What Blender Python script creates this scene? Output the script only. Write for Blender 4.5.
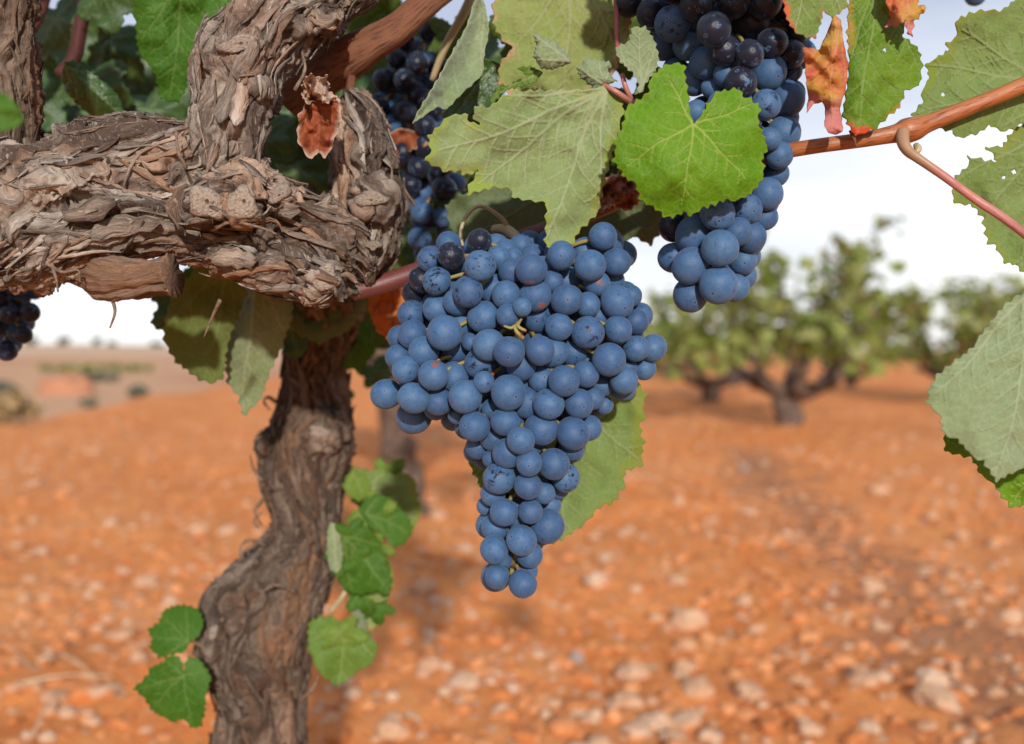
import bpy, bmesh, math, random
import numpy as np
from mathutils import Vector, Matrix, Quaternion
from mathutils.geometry import delaunay_2d_cdt
from mathutils.kdtree import KDTree

R = math.radians
scene = bpy.context.scene
for _o in list(bpy.data.objects):
    bpy.data.objects.remove(_o)
col = scene.collection

# ------------------------------------------------------------------ camera
CAM_H = 0.57
LENS = 35.0
FPX = 1024 * LENS / 36.0
PITCH = math.atan(22 / FPX)                      # camera looks slightly down
CAM = np.array([0.0, 0.0, CAM_H])
FWD = np.array([0.0, math.cos(PITCH), -math.sin(PITCH)])
UP = np.array([0.0, math.sin(PITCH), math.cos(PITCH)])
RIGHT = np.array([1.0, 0.0, 0.0])
cam_data = bpy.data.cameras.new('camera')
cam_data.lens = LENS
cam_data.sensor_width = 36.0
cam_data.clip_start = 0.02
cam_data.clip_end = 5000
cam_data.dof.use_dof = True
cam_data.dof.focus_distance = 0.462
cam_data.dof.aperture_fstop = 6.0
cam = bpy.data.objects.new('camera', cam_data)
cam.location = CAM
cam.rotation_euler = (R(90) - PITCH, 0, 0)
col.objects.link(cam)
scene.camera = cam

# ------------------------------------------------------------------ world
SUN_EL, SUN_AZ = 18.0, 7.0                      # behind the camera, to its right
to_sun = Vector((math.sin(R(SUN_AZ)) * math.cos(R(SUN_EL)), -math.cos(R(SUN_AZ)) * math.cos(R(SUN_EL)), math.sin(R(SUN_EL))))
world = bpy.data.worlds.new('World')
scene.world = world
world.use_nodes = True
nt = world.node_tree
nt.nodes.clear()
w_out = nt.nodes.new('ShaderNodeOutputWorld')
w_bg = nt.nodes.new('ShaderNodeBackground')
w_bg.inputs['Strength'].default_value = 0.1
w_sky = nt.nodes.new('ShaderNodeTexSky')
w_sky.sky_type = 'NISHITA'
w_sky.sun_disc = False
w_sky.sun_elevation = R(SUN_EL)
w_sky.sun_rotation = R(180 - SUN_AZ)
w_tc = nt.nodes.new('ShaderNodeTexCoord')
w_map = nt.nodes.new('ShaderNodeMapping')
w_map.inputs['Scale'].default_value = (1.2, 1.2, 4.5)
w_map.inputs['Location'].default_value = (0.35, 0.0, 0.2)
w_noise = nt.nodes.new('ShaderNodeTexNoise')
w_noise.inputs['Scale'].default_value = 1.5
w_noise.inputs['Detail'].default_value = 5
w_noise.inputs['Roughness'].default_value = 0.5
w_sep = nt.nodes.new('ShaderNodeSeparateXYZ')
w_add = nt.nodes.new('ShaderNodeMath'); w_add.operation = 'MULTIPLY_ADD'
w_add.inputs[1].default_value = 1.9                # higher up: greyer, bluer cloud base
w_ramp = nt.nodes.new('ShaderNodeValToRGB')
w_ramp.color_ramp.elements[0].position = 0.62
w_ramp.color_ramp.elements[0].color = (1.06, 1.06, 1.06, 1)
w_ramp.color_ramp.elements[1].position = 1.08
w_ramp.color_ramp.elements[1].color = (0.50, 0.56, 0.72, 1)
_e = w_ramp.color_ramp.elements.new(0.82); _e.color = (0.74, 0.79, 0.90, 1)
w_scale = nt.nodes.new('ShaderNodeVectorMath'); w_scale.operation = 'SCALE'
w_scale.inputs['Scale'].default_value = 11.2
w_mix = nt.nodes.new('ShaderNodeMix'); w_mix.data_type = 'RGBA'
w_mix.inputs[0].default_value = 0.9                # overcast: the cloud layer covers nine tenths of the blue
L = nt.links.new
L(w_tc.outputs['Generated'], w_map.inputs['Vector'])
L(w_map.outputs['Vector'], w_noise.inputs['Vector'])
L(w_tc.outputs['Generated'], w_sep.inputs['Vector'])
L(w_sep.outputs['Z'], w_add.inputs[0])
L(w_noise.outputs['Fac'], w_add.inputs[2])
L(w_add.outputs[0], w_ramp.inputs['Fac'])
L(w_ramp.outputs['Color'], w_scale.inputs[0])
L(w_sky.outputs['Color'], w_mix.inputs[6])
L(w_scale.outputs['Vector'], w_mix.inputs[7])
L(w_mix.outputs[2], w_bg.inputs['Color'])
L(w_bg.outputs['Background'], w_out.inputs['Surface'])

sun_data = bpy.data.lights.new('sun', 'SUN')
sun_data.energy = 4.5
sun_data.angle = R(1.8)
sun_data.color = (1.0, 0.96, 0.9)
sun = bpy.data.objects.new('sun', sun_data)
sun.rotation_euler = (-to_sun).to_track_quat('-Z', 'Y').to_euler()
sun.location = (2, -4, 5)
col.objects.link(sun)

scene.view_settings.view_transform = 'Standard'
scene.view_settings.look = 'None'
scene.view_settings.exposure = 0.0
scene.view_settings.gamma = 1.0
scene.view_settings.use_curve_mapping = False
scene.render.engine = 'CYCLES'
scene.cycles.use_denoising = True
scene.cycles.max_bounces = 8
scene.cycles.transmission_bounces = 6

# ------------------------------------------------------------------ helpers
rng = np.random.default_rng(7)
random.seed(7)

def P(px, py, d):
    px = np.asarray(px, float); py = np.asarray(py, float); d = np.asarray(d, float)
    a = (px - 512) / FPX * d
    b = (372 - py) / FPX * d
    return CAM + d[..., None] * FWD + a[..., None] * RIGHT + b[..., None] * UP

def _hash(ix, iy, iz, seed):
    h = (ix.astype(np.int64) * 374761393 + iy.astype(np.int64) * 668265263 + iz.astype(np.int64) * 2147483647 + seed * 1274126177) & 0xFFFFFFFF
    h = ((h ^ (h >> 13)) * 1274126177) & 0xFFFFFFFF
    h = ((h ^ (h >> 16)) * 2246822519) & 0xFFFFFFFF
    h = h ^ (h >> 15)
    return (h & 0xFFFFFF) / float(0xFFFFFF)

def vnoise(p, seed=0):
    p = np.asarray(p, float)
    i = np.floor(p); f = p - i
    f = f * f * f * (f * (f * 6 - 15) + 10)
    i = i.astype(np.int64)
    out = 0
    for dx in (0, 1):
        for dy in (0, 1):
            for dz in (0, 1):
                w = (f[:, 0] if dx else 1 - f[:, 0]) * (f[:, 1] if dy else 1 - f[:, 1]) * (f[:, 2] if dz else 1 - f[:, 2])
                out = out + w * _hash(i[:, 0] + dx, i[:, 1] + dy, i[:, 2] + dz, seed)
    return out * 2 - 1

def fbm(p, octaves=4, seed=0, gain=0.5):
    a, s, tot = 1.0, 0, 0
    p = np.asarray(p, float)
    for k in range(octaves):
        s = s + a * vnoise(p * (2.03 ** k) + k * 17.3, seed + k)
        tot += a; a *= gain
    return s / tot

def sstep(a, b, x):
    t = np.clip((x - a) / (b - a), 0, 1)
    return t * t * (3 - 2 * t)

def make_mesh(name, verts, faces, mats=(), smooth=True, mat_idx=None, attrs=None):
    """verts Nx3; faces: list of arrays of equal-length polygons."""
    me = bpy.data.meshes.new(name)
    if not isinstance(faces, (list, tuple)):
        faces = [faces]
    faces = [np.asarray(f, np.int32) for f in faces if len(f)]
    nv = len(verts)
    me.vertices.add(nv)
    me.vertices.foreach_set('co', np.ascontiguousarray(verts, np.float32).ravel())
    loops = np.concatenate([f.ravel() for f in faces])
    sizes = np.concatenate([np.full(len(f), f.shape[1], np.int32) for f in faces])
    starts = np.concatenate([[0], np.cumsum(sizes)[:-1]]).astype(np.int32)
    me.loops.add(len(loops))
    me.loops.foreach_set('vertex_index', loops.astype(np.int32))
    me.polygons.add(len(sizes))
    me.polygons.foreach_set('loop_start', starts)
    me.polygons.foreach_set('loop_total', sizes)
    if mat_idx is not None:
        me.polygons.foreach_set('material_index', np.asarray(mat_idx, np.int32))
    me.polygons.foreach_set('use_smooth', np.full(len(sizes), smooth, bool))
    for m in mats:
        me.materials.append(m)
    for an, av in (attrs or {}).items():
        av = np.asarray(av, np.float32)
        if av.ndim == 1:
            a = me.attributes.new(an, 'FLOAT', 'POINT'); a.data.foreach_set('value', av)
        else:
            a = me.attributes.new(an, 'FLOAT_VECTOR', 'POINT'); a.data.foreach_set('vector', av.ravel())
    me.update(calc_edges=True)
    return me

def wloc(o):
    v = Vector((0, 0, 0))
    while o is not None:
        v += o.location
        o = o.parent
    return np.array(v)

def link(name, me, parent=None, loc=None):
    o = bpy.data.objects.new(name, me)
    col.objects.link(o)
    if parent is not None:
        o.parent = parent
    if loc is not None:
        o.location = loc
    return o

def add(name, verts, faces, mats, parent=None, **kw):
    """an object from WORLD coordinates, parented with the parent's position taken off"""
    verts = np.asarray(verts, float)
    if parent is not None:
        verts = verts - wloc(parent)
    return link(name, make_mesh(name, verts, faces, mats, **kw), parent)

def tag(o, label=None, cat=None, group=None, kind=None):
    if label: o['label'] = label
    if cat: o['category'] = cat
    if group: o['group'] = group
    if kind: o['kind'] = kind
    return o

def thing(name, loc, label, cat, group=None):
    o = bpy.data.objects.new(name, None)
    o.empty_display_size = 0.05
    col.objects.link(o)
    o.location = loc
    return tag(o, label, cat, group)

def catmull(pts, n):
    pts = np.asarray(pts, float)
    ext = np.vstack([2 * pts[0] - pts[1], pts, 2 * pts[-1] - pts[-2]])
    m = len(pts) - 1
    t = np.linspace(0, m, n)
    k = np.minimum(t.astype(int), m - 1); u = (t - k)[:, None]
    p0, p1, p2, p3 = ext[k], ext[k + 1], ext[k + 2], ext[k + 3]
    return 0.5 * (2 * p1 + (p2 - p0) * u + (2 * p0 - 5 * p1 + 4 * p2 - p3) * u ** 2 + (3 * p1 - p0 - 3 * p2 + p3) * u ** 3)

def frames(p):
    t = np.gradient(p, axis=0)
    t /= np.linalg.norm(t, axis=1)[:, None] + 1e-12
    a = np.array([0.0, 0, 1]) if abs(t[0][2]) < 0.9 else np.array([1.0, 0, 0])
    n = np.cross(t[0], a); n /= np.linalg.norm(n)
    N = [n]
    for i in range(1, len(p)):
        n = N[-1] - t[i] * np.dot(N[-1], t[i])
        n /= np.linalg.norm(n) + 1e-12
        N.append(n)
    N = np.array(N)
    return t, N, np.cross(t, N)

def tube(p, r, n=10, caps=True):
    """sweep -> verts, [quads, tris], local coords"""
    p = np.asarray(p, float); r = np.broadcast_to(np.asarray(r, float), (len(p),))
    t, N, B = frames(p)
    a = np.linspace(0, 2 * np.pi, n, endpoint=False)
    ring = np.cos(a)[None, :, None] * N[:, None] + np.sin(a)[None, :, None] * B[:, None]
    v = (p[:, None] + ring * r[:, None, None]).reshape(-1, 3)
    m = len(p)
    i = np.arange(m - 1)[:, None] * n; j = np.arange(n)[None]; j2 = (j + 1) % n
    q = np.stack([i + j, i + j2, i + n + j2, i + n + j], -1).reshape(-1, 4)
    tris = np.zeros((0, 3), int)
    if caps:
        v = np.vstack([v, p[0] - t[0] * r[0] * 0.4, p[-1] + t[-1] * r[-1] * 0.4])
        c0, c1 = m * n, m * n + 1
        jj = np.arange(n); jn = (jj + 1) % n
        tris = np.vstack([np.stack([jn, jj, np.full(n, c0)], -1),
                          np.stack([(m - 1) * n + jj, (m - 1) * n + jn, np.full(n, c1)], -1)])
    return v, q, tris

class Acc:
    """collects tubes and other pieces of ONE part"""
    def __init__(self): self.v, self.f3, self.f4, self.n, self.at = [], [], [], 0, {}
    def put(self, v, tris=None, quads=None, **at):
        if quads is not None and len(quads): self.f4.append(np.asarray(quads) + self.n)
        if tris is not None and len(tris): self.f3.append(np.asarray(tris) + self.n)
        for k, a in at.items():
            self.at.setdefault(k, []).append(np.asarray(a, float))
        self.v.append(np.asarray(v, float)); self.n += len(v)
    def tube(self, p, r, n=10, **at):
        v, q, t = tube(p, r, n)
        self.put(v, t, q, **{k: np.full(len(v), a) if np.isscalar(a) else a for k, a in at.items()})
    def arrays(self):
        F = []
        if self.f4: F.append(np.vstack(self.f4))
        if self.f3: F.append(np.vstack(self.f3))
        return np.vstack(self.v), F
    def build(self, name, mats, parent=None, smooth=True):
        v, F = self.arrays()
        return add(name, v, F, mats, parent, smooth=smooth, attrs={k: np.concatenate(a) for k, a in self.at.items()})

# ------------------------------------------------------------------ materials
class NB:
    def __init__(self, name):
        self.m = bpy.data.materials.new(name)
        self.m.use_nodes = True
        self.t = self.m.node_tree
        self.t.nodes.clear()
        self.out = self.t.nodes.new('ShaderNodeOutputMaterial')
    def n(self, typ, **kw):
        nd = self.t.nodes.new('ShaderNode' + typ)
        for k, v in kw.items():
            if hasattr(nd, k) and not isinstance(v, bpy.types.NodeSocket): setattr(nd, k, v)
        return nd
    def set(self, sock, v):
        if isinstance(v, bpy.types.NodeSocket): self.t.links.new(v, sock)
        elif isinstance(v, (tuple, list)) and sock.type == 'RGBA' and len(v) == 3: sock.default_value = (*v, 1)
        else: sock.default_value = v
    def attr(self, name, out='Fac'):
        nd = self.n('Attribute'); nd.attribute_name = name
        return nd.outputs[out]
    def math(self, op, a, b=None, c=None, clamp=False):
        nd = self.n('Math'); nd.operation = op; nd.use_clamp = clamp
        for k, v in enumerate((a, b, c)):
            if v is not None: self.set(nd.inputs[k], v)
        return nd.outputs[0]
    def vmath(self, op, a, b=None, scale=None):
        nd = self.n('VectorMath'); nd.operation = op
        self.set(nd.inputs[0], a)
        if b is not None: self.set(nd.inputs[1], b)
        if scale is not None: self.set(nd.inputs['Scale'], scale)
        return nd.outputs['Value'] if op in ('LENGTH', 'DOT_PRODUCT', 'DISTANCE') else nd.outputs['Vector']
    def mix(self, f, a, b, blend='MIX'):
        nd = self.n('Mix'); nd.data_type = 'RGBA'; nd.blend_type = blend; nd.clamp_factor = True
        self.set(nd.inputs[0], f); self.set(nd.inputs[6], a); self.set(nd.inputs[7], b)
        return nd.outputs[2]
    def noise(self, vec, scale, detail=4, rough=0.55, dist=0.0, out='Fac'):
        nd = self.n('TexNoise')
        if vec is not None: self.set(nd.inputs['Vector'], vec)
        self.set(nd.inputs['Scale'], scale); nd.inputs['Detail'].default_value = detail
        nd.inputs['Roughness'].default_value = rough; nd.inputs['Distortion'].default_value = dist
        return nd.outputs[out]
    def voro(self, vec, scale, feature='F1', rand=1.0, out='Distance'):
        nd = self.n('TexVoronoi'); nd.feature = feature
        if vec is not None: self.set(nd.inputs['Vector'], vec)
        self.set(nd.inputs['Scale'], scale); nd.inputs['Randomness'].default_value = rand
        return nd.outputs[out]
    def ramp(self, f, stops):
        nd = self.n('ValToRGB'); e = nd.color_ramp.elements
        while len(e) < len(stops): e.new(0.5)
        for k, (p, c) in enumerate(stops):
            e[k].position = p; e[k].color = (*c, 1) if isinstance(c, (tuple, list)) else (c, c, c, 1)
        self.set(nd.inputs[0], f)
        return nd.outputs['Color']
    def step(self, f, lo, hi):
        nd = self.n('MapRange'); nd.interpolation_type = 'SMOOTHSTEP'
        self.set(nd.inputs[0], f); nd.inputs[1].default_value = lo; nd.inputs[2].default_value = hi
        return nd.outputs[0]
    def bump(self, h, strength, dist, normal=None):
        nd = self.n('Bump'); self.set(nd.inputs['Height'], h)
        nd.inputs['Strength'].default_value = strength; nd.inputs['Distance'].default_value = dist
        if normal is not None: self.set(nd.inputs['Normal'], normal)
        return nd.outputs[0]
    def principled(self, color, rough=0.6, normal=None, spec=0.5, **kw):
        nd = self.n('BsdfPrincipled')
        self.set(nd.inputs['Base Color'], color); self.set(nd.inputs['Roughness'], rough)
        self.set(nd.inputs['Specular IOR Level'], spec)
        if normal is not None: self.set(nd.inputs['Normal'], normal)
        for k, v in kw.items(): self.set(nd.inputs[k], v)
        return nd.outputs[0]
    def done(self, shader):
        self.t.links.new(shader, self.out.inputs['Surface'])
        return self.m
    def pos(self):
        return self.n('NewGeometry').outputs['Position']
    def obj(self):
        return self.n('TexCoord').outputs['Object']
    def rnd(self):
        return self.n('ObjectInfo').outputs['Random']

def mat_bark(name, base, dark, warm, pale, warm_amt=0.5):
    b = NB(name)
    fib = b.attr('fib', 'Vector')                # along-the-wood coordinates, metres
    n1 = b.noise(fib, 55, 6, 0.62, 0.4)
    n2 = b.noise(fib, 480, 5, 0.65)
    n3 = b.noise(b.vmath('ADD', fib, (3.1, 7.7, 1.3)), 22, 3, 0.5)
    n4 = b.noise(b.vmath('ADD', fib, (9.1, 2.7, 5.3)), 35, 4, 0.6)
    c = b.mix(b.step(n1, 0.40, 0.68), dark, base)
    c = b.mix(b.math('MULTIPLY', b.step(n3, 0.48, 0.66), warm_amt), c, warm)
    c = b.mix(b.math('MULTIPLY', b.step(n4, 0.52, 0.72), 0.75), c, pale)
    c = b.mix(b.math('MULTIPLY', b.step(n2, 0.5, 0.34), 0.6), c, dark)
    h = b.math('ADD', b.math('MULTIPLY', n1, 0.7), b.math('MULTIPLY', n2, 0.6))
    n5 = b.noise(fib, 1500, 3, 0.65)
    h = b.math('ADD', h, b.math('MULTIPLY', n5, 0.3))
    c = b.mix(b.math('MULTIPLY', b.step(n5, 0.55, 0.7), 0.35), c, pale)
    return b.done(b.principled(c, 0.9, b.bump(h, 1.0, 0.0028), 0.15))

def mat_simple(name, c1, c2, scale=60, rough=0.6, spec=0.4, bump=0.3, bd=0.001, coord='pos', stretch=None):
    b = NB(name)
    v = b.pos() if coord == 'pos' else (b.obj() if coord == 'obj' else b.attr(coord, 'Vector'))
    if stretch: v = b.vmath('MULTIPLY', v, stretch)
    n = b.noise(v, scale, 5, 0.6)
    c = b.mix(b.step(n, 0.3, 0.7), c1, c2)
    return b.done(b.principled(c, rough, b.bump(n, bump, bd), spec))

def mat_leaf(name, c1, c2, vein, spot=(0.16, 0.07, 0.03), spot_amt=0.5, autumn=None, autumn2=None, autumn_lo=0.55, trans=0.32,
             trans_col=None, rough=0.55, spec=0.18, fuzz=0.0, tipcol=None, tip_lo=0.9, edgecol=None, net=0.2, bump=0.3, vein_amt=0.7):
    """one side of a leaf. attributes: vein 0..1, edge 0..1 (0 at the margin), lp leaf-plane metres"""
    b = NB(name)
    lp = b.attr('lp', 'Vector')
    ve = b.attr('vein'); ed = b.attr('edge')
    n1 = b.noise(lp, 38, 4, 0.6)
    n2 = b.noise(b.vmath('ADD', lp, (5.3, 1.1, 0)), 420, 3, 0.7)
    c = b.mix(b.step(n1, 0.3, 0.7), c1, c2)
    c = b.mix(b.math('MULTIPLY', b.step(n2, 0.42, 0.66), 0.3), c, tuple(min(1, x * 1.35) for x in c2))
    vo = b.voro(lp, 330, 'DISTANCE_TO_EDGE')
    vo2 = b.voro(lp, 900, 'DISTANCE_TO_EDGE')
    netm = b.math('MULTIPLY', b.step(vo, 0.14, 0.0), net)
    c = b.mix(netm, c, vein)
    if autumn is not None:
        na = b.noise(b.vmath('ADD', lp, (1.7, 8.2, 0)), 30, 5, 0.65)
        inv = b.math('SUBTRACT', 1.0, ed)
        f = b.step(b.math('ADD', b.math('MULTIPLY', inv, 0.35), na), autumn_lo, autumn_lo + 0.12)
        ca = b.mix(b.step(b.noise(lp, 70, 4, 0.6), 0.4, 0.6), autumn, autumn2 or autumn)
        c = b.mix(f, c, ca)
    ns = b.noise(b.vmath('ADD', lp, (2.2, 4.4, 0)), 160, 4, 0.6)
    c = b.mix(b.math('MULTIPLY', b.step(ns, 0.66, 0.72), spot_amt), c, spot)
    if tipcol is not None:
        tp = b.math('ADD', b.attr('tip'), b.math('MULTIPLY', b.math('SUBTRACT', b.noise(lp, 55, 4, 0.6), 0.5), 0.5))
        c = b.mix(b.step(tp, tip_lo, tip_lo + 0.07), c, tipcol)
    if edgecol is not None:
        nedge = b.noise(lp, 90, 3, 0.6)
        c = b.mix(b.step(b.math('ADD', ed, b.math('MULTIPLY', nedge, 0.4)), 0.42, 0.22), c, edgecol)
    c = b.mix(b.math('MULTIPLY', ve, vein_amt), c, vein)
    h = b.math('ADD', b.math('MULTIPLY', b.step(vo, 0.0, 0.30), 0.6), b.math('MULTIPLY', n2, 0.5))
    h = b.math('ADD', h, b.math('MULTIPLY', b.step(vo2, 0.0, 0.3), 0.2))
    nrm = b.bump(h, bump, 0.0006)
    kw = {}
    if fuzz:
        kw = {'Sheen Weight': fuzz, 'Sheen Roughness': 0.6}
    p = b.principled(c, rough, nrm, spec, **kw)
    tr = b.n('BsdfTranslucent')
    tc = b.mix(0.65, c, trans_col) if trans_col is not None else c
    b.set(tr.inputs['Color'], tc)
    mx = b.n('MixShader'); mx.inputs[0].default_value = trans
    b.t.links.new(p, mx.inputs[1]); b.t.links.new(tr.outputs[0], mx.inputs[2])
    return b.done(mx.outputs[0])

def mat_berry(name, bloom=(0.044, 0.105, 0.222), skin=(0.011, 0.012, 0.024), amount=0.5, scab=0.0):
    b = NB(name)
    bl = b.attr('bl', 'Vector')                  # unit-sphere coordinates of the berry, +Z its free end
    seed = b.math('ADD', b.math('MULTIPLY', b.rnd(), 41.0), b.attr('br'))
    cmb = b.n('CombineXYZ')
    b.set(cmb.inputs[0], seed); b.set(cmb.inputs[1], b.math('MULTIPLY', seed, 1.7)); b.set(cmb.inputs[2], b.math('MULTIPLY', seed, 0.6))
    v = b.vmath('ADD', bl, cmb.outputs[0])
    n_big = b.noise(v, 1.6, 4, 0.55)
    n_mid = b.noise(v, 2.4, 6, 0.62, 0.9)
    n_fine = b.noise(v, 32, 4, 0.7)
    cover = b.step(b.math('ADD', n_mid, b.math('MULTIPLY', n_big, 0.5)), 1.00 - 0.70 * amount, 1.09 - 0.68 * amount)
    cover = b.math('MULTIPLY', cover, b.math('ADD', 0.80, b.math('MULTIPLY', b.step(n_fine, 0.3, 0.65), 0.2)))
    tint = b.mix(b.step(b.math('ADD', b.math('MULTIPLY', n_mid, 0.6), b.math('MULTIPLY', n_big, 0.4)), 0.32, 0.66), tuple(x * k for x, k in zip(bloom, (0.80, 0.86, 0.90))), tuple(x * k for x, k in zip(bloom, (1.34, 1.20, 1.08))))
    tint = b.mix(1.0, tint, b.ramp(b.math('FRACT', b.math('MULTIPLY', seed, 3.7)), [(0, (0.78, 0.76, 0.80)), (0.5, (1, 1, 1)), (1, (1.16, 1.12, 1.06))]), 'MULTIPLY')
    c = b.mix(cover, skin, tint)
    n_sc = b.noise(b.vmath('MULTIPLY', v, (1, 3.2, 1)), 3.2, 3, 0.5, 1.5)     # rubbed streaks
    c = b.mix(b.math('MULTIPLY', b.step(n_sc, 0.655, 0.70), 0.8), c, skin)
    sep = b.n('SeparateXYZ'); b.set(sep.inputs[0], bl)
    rad = b.math('SQRT', b.math('ADD', b.math('POWER', sep.outputs[0], 2.0), b.math('POWER', sep.outputs[1], 2.0)))
    up = b.step(sep.outputs[2], 0.0, 0.2)
    dot = b.math('MULTIPLY', b.step(rad, 0.095, 0.055), up)
    ring = b.math('MULTIPLY', b.math('MULTIPLY', b.step(rad, 0.17, 0.11), b.step(rad, 0.05, 0.09)), up)
    c = b.mix(b.math('MULTIPLY', ring, 0.3), c, (0.14, 0.18, 0.30))
    c = b.mix(b.math('MULTIPLY', dot, 0.8), c, (0.035, 0.022, 0.02))
    if scab:
        off = b.vmath('SUBTRACT', bl, (0.22, 0.1, 0.95))
        dd = b.math('ADD', b.vmath('LENGTH', b.vmath('MULTIPLY', off, (1.0, 1.5, 1.0))), b.math('MULTIPLY', b.noise(v, 6, 4, 0.7), 0.5))
        c = b.mix(b.math('MULTIPLY', b.math('MULTIPLY', b.step(dd, 0.60, 0.54), b.step(b.noise(v, 9, 3, 0.6), 0.42, 0.5)), scab), c, (0.22, 0.07, 0.025))
    rough = b.math('ADD', 0.30, b.math('MULTIPLY', cover, 0.22))
    nrm = b.bump(b.math('ADD', n_fine, b.math('MULTIPLY', n_mid, 0.6)), 0.12, 0.05)
    return b.done(b.principled(c, rough, nrm, 0.25, **{'Sheen Weight': 0.10, 'Sheen Roughness': 0.5, 'Sheen Tint': (0.75, 0.85, 1.0, 1)}))

# ------------------------------------------------------------------ ground
def edge_x(y):
    return -4.0 - 0.065 * (y - 7.6)

def terrain_h(x, y, fine=True):
    x = np.asarray(x, float); y = np.asarray(y, float)
    p = np.stack([x, y, np.zeros_like(x)], -1)
    sh = x.shape
    p = p.reshape(-1, 3)
    X, Y = p[:, 0], p[:, 1]
    fall = sstep(0.0, 2.2, edge_x(Y) + 0.35 * vnoise(p * 0.6, 5) - X)      # the field ends in a low bank on the left
    h = -1.05 * fall
    dist = np.hypot(X, Y)
    h = h + 3.6 * sstep(150, 420, Y) * (1 - 0.75 * sstep(-60, 160, X)) + 0.8 * sstep(120, 420, dist) * vnoise(p * 0.012, 9)
    near = 1 - sstep(14, 60, dist)
    h = h + near * (0.030 * fbm(p * 1.3, 2, 11) + 0.022 * np.sin((X * 0.93 + Y * 0.25) * 2 * np.pi / 1.15 + 0.6))
    if fine:
        n2 = 1 - sstep(5, 14, dist)
        h = h + n2 * (0.013 * fbm(p * 6.5, 3, 21) + 0.008 * np.abs(vnoise(p * 17, 31)) + 0.006 * vnoise(p * 43, 37))
    return h.reshape(sh)

def build_ground():
    n = 760
    u = np.linspace(-1, 1, n)
    A, K = 0.55, 8.1
    g = np.sign(u) * A * (np.exp(K * np.abs(u)) - 1)
    X, Y = np.meshgrid(g, g + 2.3)
    Z = terrain_h(X, Y)
    v = np.stack([X, Y, Z], -1).reshape(-1, 3)
    i = np.arange(n - 1)[:, None] * n + np.arange(n - 1)[None]
    q = np.stack([i, i + 1, i + n + 1, i + n], -1).reshape(-1, 4)
    b = NB('red_soil')
    p = b.pos()
    sep = b.n('SeparateXYZ'); b.set(sep.inputs[0], p)
    n1 = b.noise(p, 1.1, 6, 0.6)
    n2 = b.noise(p, 9, 6, 0.62)
    n3 = b.noise(p, 70, 5, 0.65)
    c = b.mix(b.step(n2, 0.3, 0.7), (0.62, 0.178, 0.042), (0.82, 0.295, 0.082))
    c = b.mix(b.math('MULTIPLY', b.step(n1, 0.42, 0.7), 0.6), c, (0.80, 0.345, 0.13))
    c = b.mix(b.math('MULTIPLY', b.step(n3, 0.45, 0.7), 0.5), c, (0.58, 0.28, 0.14))
    # pale pebbles pressed into the soil
    vo = b.voro(p, 38)
    vc = b.n('TexVoronoi'); b.set(vc.inputs['Vector'], p); vc.inputs['Scale'].default_value = 38
    cs = b.n('SeparateColor'); b.set(cs.inputs[0], vc.outputs['Color'])
    peb = b.math('MULTIPLY', b.step(vo, 0.42, 0.32), b.math('GREATER_THAN', cs.outputs[0], 0.80))
    c = b.mix(b.math('MULTIPLY', peb, 0.8), c, (0.62, 0.42, 0.28))
    # lower land beyond the bank: dry grass, stubble, bare red patches
    ex = b.math('SUBTRACT', b.math('MULTIPLY', b.math('SUBTRACT', sep.outputs[1], 7.6), -0.065), 4.0)
    beyond = b.step(b.math('ADD', b.math('SUBTRACT', ex, sep.outputs[0]), b.math('MULTIPLY', n1, 0.8)), 0.6, 2.0)
    far = b.step(sep.outputs[1], 60, 130)
    beyond = b.math('MAXIMUM', beyond, far)
    pl = b.vmath('MULTIPLY', p, (1, 0.55, 0))
    g1 = b.noise(pl, 0.085, 5, 0.6)
    g2 = b.noise(pl, 0.6, 5, 0.65)
    gc = b.mix(b.step(g2, 0.35, 0.65), (0.66, 0.34, 0.18), (0.55, 0.35, 0.195))
    gc = b.mix(b.math('MULTIPLY', b.step(g1, 0.50, 0.60), 0.85), gc, (0.50, 0.22, 0.12))
    hill = b.step(sep.outputs[1], 150, 260)
    gh = b.mix(b.step(b.noise(p, 0.02, 4, 0.6), 0.4, 0.6), (0.60, 0.42, 0.28), (0.62, 0.41, 0.25))
    gc = b.mix(hill, gc, gh)
    # a darker, greyer strip of soil across the row
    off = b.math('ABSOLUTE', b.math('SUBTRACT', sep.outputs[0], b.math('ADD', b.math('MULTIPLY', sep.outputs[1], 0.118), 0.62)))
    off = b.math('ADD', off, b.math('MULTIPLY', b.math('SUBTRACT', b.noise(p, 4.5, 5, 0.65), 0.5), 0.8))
    grey_strip = b.math('MULTIPLY', b.step(off, 0.24, 0.02), b.step(sep.outputs[1], 6.5, 4.8))
    c = b.mix(b.math('MULTIPLY', grey_strip, 0.55), c, (0.25, 0.14, 0.09))
    c = b.mix(beyond, c, gc)
    h = b.math('ADD', b.math('MULTIPLY', n3, 0.5), b.math('ADD', b.math('MULTIPLY', n2, 0.8), b.math('MULTIPLY', peb, 0.35)))
    m = b.done(b.principled(c, 0.95, b.bump(h, 0.8, 0.03), 0.1))
    o = link('ground', make_mesh('ground', v, q, [m]))
    tag(o, 'red-orange stony vineyard soil running back to a hazy low hill', kind='structure')
    return m

M_SOIL = build_ground()

# ------------------------------------------------------------------ stones and clods
def icosphere(sub):
    bm = bmesh.new()
    bmesh.ops.create_icosphere(bm, subdivisions=sub, radius=1.0)
    bm.verts.ensure_lookup_table()
    v = np.array([x.co[:] for x in bm.verts]); f = np.array([[q.index for q in x.verts] for x in bm.faces])
    bm.free()
    return v, f

ICO2, ICO3, ICO4 = icosphere(2), icosphere(3), icosphere(4)
ICO1 = icosphere(1)

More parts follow.
